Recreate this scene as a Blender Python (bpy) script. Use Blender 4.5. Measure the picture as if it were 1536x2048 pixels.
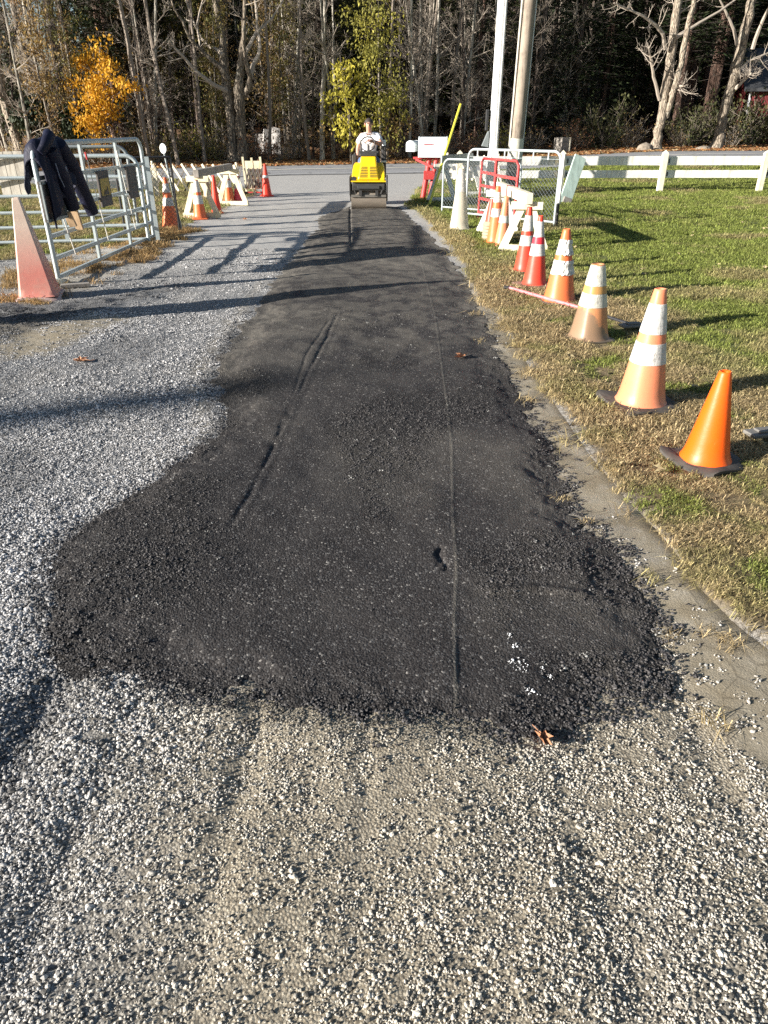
import bpy, math, random
import numpy as np
from math import sin, cos, atan, atan2, tan, radians, pi, hypot
from mathutils import Vector, Matrix, Euler
for o in list(bpy.data.objects): bpy.data.objects.remove(o)
SC = bpy.context.scene
COL = SC.collection
random.seed(7)
RNG = np.random.default_rng(11)

# ---------------------------------------------------------------- camera
FPX, HORIZ, CAMH = 1420.0, 250.0, 1.6
TH = atan((1024-HORIZ)/FPX)
cd = bpy.data.cameras.new('camera'); camo = bpy.data.objects.new('camera', cd); COL.objects.link(camo)
camo.location = (0, 0, CAMH); camo.rotation_euler = (pi/2-TH, 0, 0)
cd.sensor_fit = 'VERTICAL'; cd.sensor_height = 24.0; cd.lens = 24.0*FPX/2048.0
cd.clip_start = 0.05; cd.clip_end = 1500
SC.camera = camo
# ---------------------------------------------------------------- light
SUN_AZ, SUN_EL = radians(66), radians(17.0)      # azimuth (from +Y towards +X) that shadows point to
SD = Vector((sin(SUN_AZ)*cos(SUN_EL), cos(SUN_AZ)*cos(SUN_EL), -sin(SUN_EL)))
sl = bpy.data.lights.new('sun', 'SUN'); sl.energy = 5.0; sl.angle = radians(0.53); sl.color = (1.0, 0.95, 0.88)
so = bpy.data.objects.new('sun', sl); COL.objects.link(so)
so.rotation_euler = SD.to_track_quat('-Z', 'Y').to_euler()
w = bpy.data.worlds.new("World"); SC.world = w; w.use_nodes = True
nt = w.node_tree; nt.nodes.clear()
sk = nt.nodes.new('ShaderNodeTexSky'); sk.sky_type = 'NISHITA'; sk.sun_disc = False
sk.sun_elevation = SUN_EL; sk.sun_rotation = SUN_AZ + pi; sk.air_density = 1.0; sk.dust_density = 0.6; sk.ozone_density = 1.5
bg = nt.nodes.new('ShaderNodeBackground'); bg.inputs['Strength'].default_value = 0.05
wo = nt.nodes.new('ShaderNodeOutputWorld')
nt.links.new(sk.outputs[0], bg.inputs[0]); nt.links.new(bg.outputs[0], wo.inputs[0])
SC.view_settings.view_transform = 'Standard'; SC.view_settings.look = 'None'
SC.view_settings.exposure = 1.3; SC.view_settings.gamma = 1
SC.cycles.use_denoising = False
SC.cycles.max_bounces = 5; SC.cycles.diffuse_bounces = 3; SC.cycles.glossy_bounces = 2; SC.cycles.transparent_max_bounces = 8

# ---------------------------------------------------------------- helpers
def pray(px, py):
    u, v = px-768.0, 1024.0-py
    return (u, v*sin(TH)+FPX*cos(TH), v*cos(TH)-FPX*sin(TH))
def smooth(a, b, x):
    t = np.clip((np.asarray(x, float)-a)/(b-a), 0, 1); return t*t*(3-2*t)
ROADF = np.array([(-90, 2), (-40, 16), (-15, 28.5), (-3.5, 34.0), (6, 37), (14, 39.5), (24, 41), (90, 49)], float)   # far edge
ROADN = np.array([(-90, -7), (-40, 7), (-15, 19.5), (-3.5, 27.2), (6, 29.5), (14, 31.2), (24, 32.5), (90, 40)], float)  # near edge
def rfar(x): return np.interp(x, ROADF[:, 0], ROADF[:, 1])
def rnear(x): return np.interp(x, ROADN[:, 0], ROADN[:, 1])
def terrain(x, y):
    x = np.asarray(x, float); y = np.asarray(y, float)
    f, n = rfar(x), rnear(x)
    z = smooth(0, 1, (y-(n-7))/7.0)*(0.06+0.38*smooth(1, 15, x))
    d = y-f
    z = z + smooth(1.0, 9, d)*0.35 + np.maximum(d-6, 0)*0.025*np.minimum(1, 1) 
    return z
def W(px, py, y):
    """point on the ray of pixel (px,py) at distance y"""
    d = pray(px, py); t = y/d[1]; return Vector((d[0]*t, y, CAMH+d[2]*t))
def G(px, py, dz=0.0):
    d = pray(px, py); z = 0.0
    for _ in range(12):
        t = (z-CAMH)/d[2]; z = 0.5*z+0.5*float(terrain(d[0]*t, d[1]*t))
    t = (z-CAMH)/d[2]
    return Vector((d[0]*t, d[1]*t, z+dz))
def H(px, py, base):
    """height above base of pixel (px,py) at the distance of base"""
    return W(px, py, base[1]).z-base[2]
def lerp(a, b, t): return a+(b-a)*t

# value noise
_perm = RNG.permutation(4096); _val = RNG.random(4096)
def _h(ix, iy, s): return _val[(_perm[(ix+s*131) & 4095]+iy*57) & 4095]
def vnoise(x, y, s=0):
    x = np.asarray(x, float); y = np.asarray(y, float)
    ix = np.floor(x).astype(int); iy = np.floor(y).astype(int); fx = x-ix; fy = y-iy
    fx = fx*fx*(3-2*fx); fy = fy*fy*(3-2*fy)
    a = _h(ix, iy, s)*(1-fx)+_h(ix+1, iy, s)*fx; b = _h(ix, iy+1, s)*(1-fx)+_h(ix+1, iy+1, s)*fx
    return a*(1-fy)+b*fy
def fbm(x, y, s=0, o=4):
    r = 0; a = 0.5; f = 1.0
    for i in range(o): r = r+a*vnoise(np.asarray(x)*f, np.asarray(y)*f, s+i*7); a *= .5; f *= 2.03
    return r/(1-0.5**o)
def sdist(poly, x, y):
    """signed distance to polygon, positive inside"""
    poly = np.asarray(poly, float); x = np.asarray(x, float); y = np.asarray(y, float)
    d = np.full(x.shape, 1e9); ins = np.zeros(x.shape, bool)
    for i in range(len(poly)):
        ax, ay = poly[i-1]; bx, by = poly[i]
        ex, ey = bx-ax, by-ay; L = ex*ex+ey*ey+1e-12
        t = np.clip(((x-ax)*ex+(y-ay)*ey)/L, 0, 1)
        d = np.minimum(d, np.hypot(x-ax-t*ex, y-ay-t*ey))
        c = ((ay > y) != (by > y)) & (x < (bx-ax)*(y-ay)/((by-ay) if by != ay else 1e-9)+ax)
        ins ^= c
    return np.where(ins, d, -d)
def pdist(line, x, y):
    d = np.full(np.shape(x), 1e9)
    for i in range(1, len(line)):
        ax, ay = line[i-1]; bx, by = line[i]; ex, ey = bx-ax, by-ay; L = ex*ex+ey*ey+1e-12
        t = np.clip(((x-ax)*ex+(y-ay)*ey)/L, 0, 1)
        d = np.minimum(d, np.hypot(x-ax-t*ex, y-ay-t*ey))
    return d
def gp(pts): return [tuple(G(*p)[:2]) for p in pts]

# ---- tagging
def tag(o, label=None, cat=None, group=None, kind=None):
    if label: o['label'] = label
    if cat: o['category'] = cat
    if group: o['group'] = group
    if kind: o['kind'] = kind
    return o
def empty(name, loc=(0, 0, 0), rz=0.0, label=None, cat=None, group=None, rot=None):
    o = bpy.data.objects.new(name, None); COL.objects.link(o); o.location = loc
    o.rotation_euler = rot if rot else (0, 0, rz); o.empty_display_size = 0.1
    return tag(o, label, cat, group)
def copy_tree(o, parent=None):
    c = o.copy(); COL.objects.link(c); c.parent = parent
    for ch in list(o.children): copy_tree(ch, c)
    return c
# ---- mesh builder
class MB:
    def __init__(s): s.v = []; s.f = []; s.m = []; s.mi = 0
    def add(s, vs, fs):
        b = len(s.v); s.v.extend([tuple(v) for v in vs])
        for f in fs: s.f.append(tuple(b+i for i in f)); s.m.append(s.mi)
    def box(s, c, d, R=None, taper=1.0):
        c = Vector(c); vs = []
        for z in (-1, 1):
            k = taper if z > 0 else 1
            for x, y in ((-1, -1), (1, -1), (1, 1), (-1, 1)):
                v = Vector((x*d[0]/2*k, y*d[1]/2*k, z*d[2]/2))
                if R: v = R @ v
                vs.append(c+v)
        s.add(vs, [(3, 2, 1, 0), (4, 5, 6, 7), (0, 1, 5, 4), (1, 2, 6, 5), (2, 3, 7, 6), (3, 0, 4, 7)]); return s
    def beam(s, a, b, w, h, up=(0, 0, 1)):
        """box from a to b, w wide sideways, h along up"""
        a = Vector(a); b = Vector(b); d = (b-a); L = d.length; d.normalize(); up = Vector(up)
        x = d.cross(up); 
        if x.length < 1e-4: x = d.cross(Vector((0, 1, 0)))
        x.normalize(); u = x.cross(d)
        vs = []
        for p in (a, b):
            for i, j in ((-1, -1), (1, -1), (1, 1), (-1, 1)): vs.append(p+x*(i*w/2)+u*(j*h/2))
        s.add(vs, [(3, 2, 1, 0), (4, 5, 6, 7), (0, 1, 5, 4), (1, 2, 6, 5), (2, 3, 7, 6), (3, 0, 4, 7)]); return s
    def tube(s, pts, r, n=8, cap=True):
        pts = [Vector(p) for p in pts]; k = len(pts)
        if not hasattr(r, '__len__'): r = [r]*k
        d0 = (pts[1]-pts[0]).normalized()
        u = d0.cross(Vector((0, 0, 1)));
        if u.length < 1e-3: u = Vector((1, 0, 0))
        u.normalize(); vs = []
        for i, p in enumerate(pts):
            d = (pts[min(i+1, k-1)]-pts[max(i-1, 0)])
            if d.length < 1e-9: d = d0
            d.normalize(); u = (u-d*u.dot(d))
            if u.length < 1e-6: u = d.orthogonal()
            u.normalize(); v = d.cross(u)
            for j in range(n):
                a = 2*pi*j/n; vs.append(p+(u*cos(a)+v*sin(a))*r[i])
        fs = [(i*n+j, i*n+(j+1) % n, (i+1)*n+(j+1) % n, (i+1)*n+j) for i in range(k-1) for j in range(n)]
        if cap: fs += [tuple(range(n))[::-1], tuple((k-1)*n+j for j in range(n))]
        s.add(vs, fs); return s
    def lathe(s, prof, n=24, c=(0, 0, 0), sq=0.0, cap=(True, True)):
        """profile [(r,z)], sq 0 round .. 1 square"""
        vs = []; k = len(prof)
        for r, z in prof:
            for j in range(n):
                a = 2*pi*(j+.5)/n; x, y = cos(a), sin(a); m = max(abs(x), abs(y)); q = (1-sq)+sq/m*0.92
                vs.append((c[0]+r*x*q, c[1]+r*y*q, c[2]+z))
        fs = [(i*n+j, i*n+(j+1) % n, (i+1)*n+(j+1) % n, (i+1)*n+j) for i in range(k-1) for j in range(n)]
        if cap[0]: fs.append(tuple(range(n))[::-1])
        if cap[1]: fs.append(tuple((k-1)*n+j for j in range(n)))
        s.add(vs, fs); return s
    def prism(s, poly, y0, y1, axis='y'):
        """extrude 2D polygon (x,z) along y, or (x,y) along z, or (y,z) along x"""
        n = len(poly); vs = []
        for t in (y0, y1):
            for a, b in poly: vs.append((a, t, b) if axis == 'y' else ((a, b, t) if axis == 'z' else (t, a, b)))
        s.add(vs, [tuple(range(n)), tuple(range(2*n-1, n-1, -1))]+[(i, (i+1) % n, n+(i+1) % n, n+i)[::-1] for i in range(n)]); return s
    def build(s, name, mat, parent=None, smooth=False, bevel=0, label=None):
        me = bpy.data.meshes.new(name); me.from_pydata(s.v, [], s.f)
        for m in (mat if isinstance(mat, (list, tuple)) else [mat]): me.materials.append(m)
        if isinstance(mat, (list, tuple)): me.polygons.foreach_set('material_index', s.m)
        if smooth:
            me.polygons.foreach_set('use_smooth', [True]*len(s.f))
            try: me.set_sharp_from_angle(angle=radians(40))
            except Exception: pass
        me.update()
        o = bpy.data.objects.new(name, me); COL.objects.link(o); o.parent = parent
        if bevel:
            b = o.modifiers.new('bevel', 'BEVEL'); b.width = bevel; b.segments = 2; b.limit_method = 'ANGLE'
        if label: o['label'] = label
        return o
def recalc(o):
    import bmesh
    bm = bmesh.new(); bm.from_mesh(o.data); bmesh.ops.recalc_face_normals(bm, faces=bm.faces); bm.to_mesh(o.data); bm.free(); return o

# ---- materials
class NT:
    def __init__(s, name):
        s.m = bpy.data.materials.new(name); s.m.use_nodes = True; s.t = s.m.node_tree; s.t.nodes.clear()
        s.o = s.n('OutputMaterial'); s.b = s.n('BsdfPrincipled'); s.l(s.b.outputs[0], s.o.inputs[0])
    def n(s, t, **k):
        x = s.t.nodes.new('ShaderNode'+t)
        for a, v in k.items(): setattr(x, a, v)
        return x
    def l(s, a, b): s.t.links.new(a, b)
    def val(s, sock, v):
        if hasattr(v, 'links') or hasattr(v, 'is_output'): s.l(v, sock)
        else: sock.default_value = v
    def coord(s, kind='Object'): return s.n('TexCoord').outputs[kind]
    def noise(s, vec, scale, detail=4, rough=.6, dist=0.0):
        x = s.n('TexNoise'); s.l(vec, x.inputs['Vector']); x.inputs['Scale'].default_value = scale
        x.inputs['Detail'].default_value = detail; x.inputs['Roughness'].default_value = rough; x.inputs['Distortion'].default_value = dist
        return x.outputs['Fac']
    def vor(s, vec, scale, feature='F1', out='Color', rnd=1.0):
        x = s.n('TexVoronoi', feature=feature); s.l(vec, x.inputs['Vector']); x.inputs['Scale'].default_value = scale
        x.inputs['Randomness'].default_value = rnd
        return x.outputs[out]
    def ramp(s, f, stops):
        x = s.n('ValToRGB'); s.l(f, x.inputs[0]); e = x.color_ramp.elements
        while len(e) < len(stops): e.new(0.5)
        for i, (p, c) in enumerate(stops):
            e[i].position = p; e[i].color = (c[0], c[1], c[2], 1) if hasattr(c, '__len__') else (c, c, c, 1)
        return x.outputs[0]
    def mix(s, f, a, b, mode='MIX'):
        x = s.n('Mix', data_type='RGBA', blend_type=mode)
        s.val(x.inputs[0], f)
        for sock, v in ((x.inputs[6], a), (x.inputs[7], b)):
            if hasattr(v, 'is_output'): s.l(v, sock)
            else: sock.default_value = (v[0], v[1], v[2], 1) if hasattr(v, '__len__') else (v, v, v, 1)
        return x.outputs[2]
    def math(s, op, a, b=0.0, clamp=False):
        x = s.n('Math', operation=op, use_clamp=clamp); s.val(x.inputs[0], a); s.val(x.inputs[1], b); return x.outputs[0]
    def attr(s, name, out='Fac', t='GEOMETRY'):
        x = s.n('Attribute', attribute_name=name, attribute_type=t); return x.outputs[out]
    def sep(s, c):
        x = s.n('SeparateXYZ'); s.l(c, x.inputs[0]); return x.outputs
    def mapping(s, vec, scale=(1, 1, 1), rot=(0, 0, 0)):
        x = s.n('Mapping'); s.l(vec, x.inputs[0]); x.inputs['Scale'].default_value = scale; x.inputs['Rotation'].default_value = rot; return x.outputs[0]
    def bump(s, h, dist, strength=1.0, normal=None):
        x = s.n('Bump'); s.l(h, x.inputs['Height']); x.inputs['Distance'].default_value = dist; x.inputs['Strength'].default_value = strength
        if normal: s.l(normal, x.inputs['Normal'])
        return x.outputs[0]
    def fin(s, col=None, rough=0.8, normal=None, metal=0.0, spec=None):
        if col is not None:
            if hasattr(col, 'is_output'): s.l(col, s.b.inputs['Base Color'])
            else: s.b.inputs['Base Color'].default_value = (col[0], col[1], col[2], 1)
        s.val(s.b.inputs['Roughness'], rough); s.val(s.b.inputs['Metallic'], metal)
        if spec is not None: s.b.inputs['Specular IOR Level'].default_value = spec
        if normal: s.l(normal, s.b.inputs['Normal'])
        return s.m
def worn(name, c, c2=None, scale=12, amt=.5, rough=.55, bump=.001, metal=0, stretch=(1, 1, 1), spots=None, bscale=None):
    """paint / plastic / metal with wear"""
    n = NT(name); v = n.mapping(n.coord(), stretch)
    c2 = c2 or tuple(x*.6 for x in c)
    a = n.noise(v, scale, 6, .65); f = n.ramp(a, [(.5-.2*amt-.08, 0), (.5+.25, 1)])
    col = n.mix(n.math('MULTIPLY', f, amt*1.2, True), c, c2)
    if spots:
        b = n.noise(v, scale*3.1, 5, .7); col = n.mix(n.ramp(b, [(.60, 0), (.66, 1)]), col, spots)
    rg = n.math('ADD', n.math('MULTIPLY', a, .25), rough-.12)
    return n.fin(col, rg, n.bump(n.noise(v, bscale or scale*5, 4), bump), metal)
def wood(name, c, c2, axis=(1, 1, .12), scale=30, rough=.8, knots=True, bump=.002):
    n = NT(name); o = n.coord(); v = n.mapping(o, axis)
    g = n.noise(v, scale, 7, .7, .6); col = n.ramp(g, [(.3, c2), (.48, c), (.7, tuple(min(1, x*1.15) for x in c))])
    big = n.noise(o, 4, 3); col = n.mix(n.ramp(big, [(.45, 0), (.75, .6)]), col, tuple(x*.75 for x in c2))
    if knots:
        k = n.vor(n.mapping(o, (1, 1, .5)), 7, 'F1', 'Distance'); col = n.mix(n.ramp(k, [(.04, .8), (.09, 0)]), col, tuple(x*.35 for x in c2))
    return n.fin(col, rough, n.bump(g, bump))
# ================================================================= GROUND
LAWN_EDGE_PX = [(848, 372), (826, 392), (812, 410), (850, 437), (892, 478), (935, 545), (965, 600), (1000, 650), (1040, 705), (1095, 790), (1180, 915), (1250, 1000), (1345, 1110), (1385, 1175), (1450, 1240), (1536, 1310), (1700, 1420)]
_le = gp(LAWN_EDGE_PX)
LAWN_R = _le+[(4.2, 0.6), (90, -8), (90, 45)]+[(x, float(rnear(x))+.1) for x in (24, 14, 6, 3.6)]+gp([(940, 357), (880, 364)])
LEFT_EDGE_PX = [(0, 522), (150, 503), (300, 482), (350, 462), (400, 440), (440, 418), (470, 402), (510, 388), (470, 368), (440, 356)]
_ll = gp(LEFT_EDGE_PX)
LAWN_L = [(-90, -7), (-90, -30), (-12, 8)]+_ll+[(-8, float(rnear(-8))), (-15, 19.6), (-40, 7)]
ROADP = [tuple(p) for p in ROADN]+[tuple(p) for p in ROADF[::-1]]
STRAW = gp([(0, 548), (0, 608), (70, 612), (150, 590), (240, 548), (330, 505), (410, 462), (350, 458), (250, 490), (120, 520), (40, 530)])
TANP = gp([(0, 655), (0, 722), (90, 708), (170, 680), (262, 636), (200, 632), (100, 648)])
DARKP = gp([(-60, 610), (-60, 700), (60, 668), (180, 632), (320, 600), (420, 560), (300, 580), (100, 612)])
SOIL = gp([(930, 600), (985, 730), (1040, 850), (1080, 940), (1110, 1010), (1195, 1120), (1255, 1220), (1325, 1330), (1420, 1430), (1480, 1520), (1600, 1640), (1700, 1420), (1536, 1310), (1450, 1240), (1385, 1175), (1345, 1110), (1250, 1000), (1180, 915), (1095, 790), (1040, 705), (1000, 650)])
ASPH_PX = [(95, 1150), (112, 1225), (185, 1300), (300, 1365), (430, 1392), (560, 1412), (700, 1436), (850, 1448), (975, 1466), (1080, 1436), (1200, 1402), (1296, 1352), (1328, 1292), (1300, 1222), (1252, 1140), (1195, 1078), (1150, 1010), (1110, 920), (1082, 850), (1040, 790), (1003, 720), (975, 650), (945, 590), (918, 540), (885, 495), (850, 460), (815, 430), (800, 414), (700, 413), (662, 424), (632, 440), (640, 452), (612, 478), (590, 510), (560, 545), (520, 600), (475, 665), (440, 715), (425, 765), (440, 810), (452, 855), (400, 905), (335, 945), (205, 1040), (120, 1098)]
ASPH = gp(ASPH_PX)
SEAM = gp([(925, 1490), (912, 1440), (908, 1250), (912, 1150), (905, 1050), (903, 900), (888, 780), (870, 640), (845, 540), (820, 470), (790, 425)])
GRV1 = gp([(466, 1070), (506, 997), (560, 878), (612, 765), (650, 690), (676, 632)])
GRV2 = gp([(560, 865), (578, 825), (613, 719), (658, 648)])
GRV3 = gp([(702, 500), (700, 440), (701, 415)])
HOLE = gp([(882, 1085), (876, 1120), (890, 1150)])
RIDGE = gp([(985, 1195), (1060, 1190), (1160, 1200)])

def ruts(x, y):
    """long wheel tracks in the near gravel"""
    r = 0
    for (x0, k, wd, a) in ((-0.42, .02, .05, .010), (-.06, .0, .03, .008), (.55, -.02, .07, .009), (-1.15, .05, .10, .036), (-.83, .03, .05, .01), (1.02, -.05, .06, .010), (1.5, .02, .05, .008)):
        xx = x0+k*y+.05*(fbm(y*1.3, x0*9, 5)-.5)
        r = r-a*np.exp(-((x-xx)/wd)**2)*np.clip(fbm(y*1.2+x0*5, x*2, 3)*2.4-.7, 0, 1)
    return r*smooth(3.4, 2.6, y)
def relief(x, y, rt=1.0):
    r = (fbm(x*1.1, y*1.1, 1)-.5)*.05+(fbm(x*5, y*5, 2, 3)-.5)*.016
    r = r*smooth(30, 12, y)+ruts(x, y)*rt
    r = r+.03*smooth(-.1, .25, sdist(DARKP, x, y))*fbm(x*7, y*7, 8)*2*smooth(12, 9, y)
    return r
def lawnmask(x, y):
    n = (fbm(x*3, y*3, 9)-.5)*.25
    a = sdist(LAWN_R, x, y)+n; b = sdist(LAWN_L, x, y)+n
    return np.maximum(smooth(-.08, .12, a), smooth(-.15, .2, b))
def gridmesh(name, X, Y, Z, keep, mat, attrs, smooth_=True):
    ny, nx = X.shape
    idx = np.arange(nx*ny).reshape(ny, nx)
    q = np.stack([idx[:-1, :-1], idx[:-1, 1:], idx[1:, 1:], idx[1:, :-1]], -1).reshape(-1, 4)
    if keep is not None:
        kq = keep.ravel()[q].any(1); q = q[kq]
    used = np.unique(q); remap = np.zeros(nx*ny, int); remap[used] = np.arange(len(used)); q = remap[q]
    me = bpy.data.meshes.new(name)
    me.vertices.add(len(used)); me.vertices.foreach_set('co', np.stack([X.ravel()[used], Y.ravel()[used], Z.ravel()[used]], -1).astype(np.float32).ravel())
    me.loops.add(q.size); me.loops.foreach_set('vertex_index', q.ravel().astype(np.int32))
    me.polygons.add(len(q)); me.polygons.foreach_set('loop_start', (np.arange(len(q))*4).astype(np.int32))
    me.update(calc_edges=True); me.validate()
    me.polygons.foreach_set('use_smooth', np.full(len(q), smooth_))
    for k, a in attrs.items():
        at = me.attributes.new(k, 'FLOAT', 'POINT'); at.data.foreach_set('value', np.asarray(a, np.float32).ravel()[used])
    me.materials.append(mat)
    o = bpy.data.objects.new(name, me); COL.objects.link(o); o['kind'] = 'structure'; return o

# ---- ground sheet
def mat_ground():
    n = NT('ground_soil'); c = n.coord(); lawn = n.attr('lawn'); litter = n.attr('litter'); dry = n.attr('dry')
    big = n.noise(c, .8, 4); fine = n.noise(c, 45, 5, .75); v = n.vor(c, 70, 'F1', 'Color')
    green = n.mix(fine, (.06, .08, .018), (.18, .21, .06)); dryc = n.mix(fine, (.09, .06, .03), (.34, .27, .16))
    dm = n.math('ADD', dry, n.math('MULTIPLY', n.math('SUBTRACT', n.noise(c, 2.2, 4), .5), .9), True)
    grass = n.mix(dm, green, dryc)
    grav = n.mix(n.sep(v)[0], (.10, .10, .10), (.42, .40, .37))
    soil = n.mix(fine, (.07, .05, .035), (.22, .17, .12))
    lit = n.mix(n.vor(n.mapping(c, (1, 1, .1)), 9, 'F1', 'Color'), (.10, .045, .02), (.40, .20, .09)); lit = n.mix(n.noise(c, 3, 3), lit, (.10, .07, .045))
    col = n.mix(lawn, grav, grass); col = n.mix(litter, col, lit); col = n.mix(n.attr('dark'), col, (.02, .016, .012))
    return n.fin(col, .95, n.bump(fine, .02), spec=.2)
v_ = np.concatenate([np.linspace(-6, .4, 12), .5*np.exp(np.linspace(0, math.log(60/.5), 430)), np.linspace(61, 120, 40), np.linspace(128, 420, 20)])
u_ = np.concatenate([np.linspace(-4.5, -1.3, 40), np.linspace(-1.28, 1.28, 420), np.linspace(1.3, 4.5, 40)])
Y_, U_ = np.meshgrid(v_, u_, indexing='ij'); X_ = U_*(np.maximum(Y_, 0)*.75+2.2)
MOUTH_ = gp([(440, 356), (470, 368), (510, 388), (470, 402), (440, 418)])
drive_poly_keep = lambda x, y: (lawnmask(x, y) < .6) & (y < rnear(x)+.05) & (x > -26) & (x < 6)
def zdrive(x, y, rt=1.0): return terrain(x, y)+relief(x, y, rt)
ld = np.maximum(sdist(LAWN_R, X_, Y_), sdist(LAWN_L, X_, Y_))
road_sd = sdist(ROADP, X_, Y_)
Z_ = terrain(X_, Y_)+relief(X_, Y_)*.8-.035*smooth(.05, -.15, ld)*(Y_ < rnear(X_)+1)-.06*smooth(-.3, .3, road_sd)+.015*smooth(-.05, .1, ld)
Z_ = Z_-.03*smooth(.05, .0, np.abs(sdist(SOIL, X_, Y_)))*smooth(3.2, 2.6, Y_)
past = Y_-rfar(X_)
Z_ = Z_+np.where(past > 2, (fbm(X_*.5, Y_*.5, 4)-.5)*.5*smooth(2, 8, past), 0)
lit = smooth(.4, 2.0, past+(fbm(X_, Y_, 6)-.5)*2)
dryv = smooth(1.9, .4, sdist(LAWN_R, X_, Y_)+(fbm(X_*.7, Y_*.7, 12)-.5)*1.5)*smooth(13, 8, Y_)+.15+smooth(.2, -.2, sdist(LAWN_L, X_, Y_)*-1)*0
dryv = np.where(X_ < -2, .55+0*X_, dryv)
darkv = smooth(30, 60, past)
ground = gridmesh('ground', X_, Y_, Z_, None, mat_ground(), dict(lawn=np.maximum(lawnmask(X_, Y_), smooth(-.2, .4, past)), litter=lit, dry=dryv, dark=darkv*0))

# ---- driveway
def mat_gravel():
    n = NT('gravel'); c = n.coord(); tan_ = n.attr('tan'); dk = n.attr('dark'); so = n.attr('soil')
    w_ = n.mapping(c, (1, 1, .3)); cell = n.sep(n.vor(w_, 120, 'F1', 'Color'))[0]; dist = n.vor(w_, 120, 'F1', 'Distance')
    cell2 = n.sep(n.vor(w_, 240, 'F1', 'Color'))[1]; big = n.noise(c, 1.7, 5); fine = n.noise(c, 260, 4, .8)
    gray = n.ramp(cell, [(0, (.10, .10, .105)), (.4, (.20, .205, .212)), (.8, (.36, .362, .36)), (1, (.62, .61, .58))])
    tans = n.ramp(cell2, [(0, (.24, .20, .145)), (.5, (.40, .345, .255)), (1, (.55, .49, .38))])
    tm = n.math('ADD', tan_, n.math('MULTIPLY', n.math('SUBTRACT', big, .5), 1.1), True)
    col = n.mix(tm, gray, tans)
    soil = n.mix(fine, (.22, .185, .13), (.50, .44, .33)); soil = n.mix(n.ramp(n.noise(c, 4.5, 5), [(.4, 0), (.62, 1)]), soil, (.26, .215, .145)); soil = n.mix(n.ramp(n.vor(c, 5.5, 'DISTANCE_TO_EDGE', 'Distance'), [(.004, .5), (.02, 0)]), soil, (.12, .10, .07))
    col = n.mix(n.math('MULTIPLY', so, n.ramp(n.noise(c, 9, 5), [(.25, .55), (.5, 1)])), col, soil)
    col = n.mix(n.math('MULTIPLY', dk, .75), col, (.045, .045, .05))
    crev = n.ramp(dist, [(.35, 1.0), (.75, .6)]); col = n.mix(n.math('SUBTRACT', 1.0, so, True), col, n.mix(1.0, col, crev, 'MULTIPLY'))
    fm = n.math('SUBTRACT', 1.0, n.attr('near')); col = n.mix(fm, col, n.mix(n.noise(c, 22, 6, .8), (.30, .285, .26), (.56, .54, .50)))
    h = n.math('ADD', n.math('MULTIPLY', n.math('SUBTRACT', 1.0, dist), .45), n.math('ADD', n.math('MULTIPLY', cell, .55), n.math('MULTIPLY', cell2, .35))); hm = n.math('MULTIPLY', h, n.math('SUBTRACT', 1.15, n.math('MULTIPLY', so, .85)))
    hh = n.math('MULTIPLY', n.math('ADD', hm, n.math('MULTIPLY', fine, .25)), n.attr('near'))
    return n.fin(col, .9, n.bump(hh, .009), spec=.25)
dy = np.concatenate([np.linspace(-2.5, .3, 12), .35*np.exp(np.linspace(0, math.log(34/.35), 620))])
du = np.linspace(-1.5, 1.2, 620)
Yd, Ud = np.meshgrid(dy, du, indexing='ij'); Xd = Ud*(np.maximum(Yd, 0)*.75+2.0)
lm = lawnmask(Xd, Yd)
sd_l = np.maximum(sdist(LAWN_R, Xd, Yd), sdist(LAWN_L, Xd, Yd))
Zd = zdrive(Xd, Yd)-.03*smooth(-.05, .12, sd_l)*smooth(12, 3, Yd)-.035*smooth(.0, .04, sd_l)*smooth(3.4, 2.8, Yd)*smooth(.4, .6, fbm(Xd*2.5, Yd*2.5, 59))
keep = (sd_l < .12) & (Yd < rnear(Xd)+.0) & (Xd > -26) & (Xd < 7)
sd_soil = sdist(SOIL, Xd, Yd)+(fbm(Xd*4, Yd*4, 21)-.5)*.16
tanv = smooth(-1.0, .3, .6-np.abs(Xd-.15))*smooth(2.4, 1.9, Yd)*.8+smooth(.6, 1.0, Xd)*.35+smooth(-.1, .1, sdist(TANP, Xd, Yd)+(fbm(Xd*5, Yd*5, 31)-.5)*.3)*1.5+smooth(9, 14, Yd)*.15
tanv = tanv+1.0*np.exp(-((Xd-.02)/.42)**2-((Yd-1.35)/.55)**2)+.7*np.exp(-((Xd-.85)/.35)**2-((Yd-1.5)/.4)**2)
tanv = tanv+.5*smooth(.12, 0, np.abs(sdist(ASPH, Xd, Yd)+.12))*smooth(3.2, 4, Yd)
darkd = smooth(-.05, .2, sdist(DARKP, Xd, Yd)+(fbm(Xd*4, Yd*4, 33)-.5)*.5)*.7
soilv = np.maximum(smooth(-.05, .08, sd_soil), smooth(.0, .25, sdist(TANP, Xd, Yd))*.8)
soilv = np.maximum(soilv, smooth(-.3, -.12, sd_l)*(Xd > .3)*(Yd < 9))
soilv = np.maximum(soilv, smooth(-.15, .1, sdist(STRAW, Xd, Yd)+(fbm(Xd*4, Yd*4, 22)-.5)*.4)*.8)
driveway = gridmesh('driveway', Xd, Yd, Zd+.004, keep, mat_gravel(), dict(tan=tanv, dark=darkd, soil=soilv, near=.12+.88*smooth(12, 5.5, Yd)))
driveway['label'] = 'grey crushed-stone driveway running from the foreground to the road'
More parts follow.
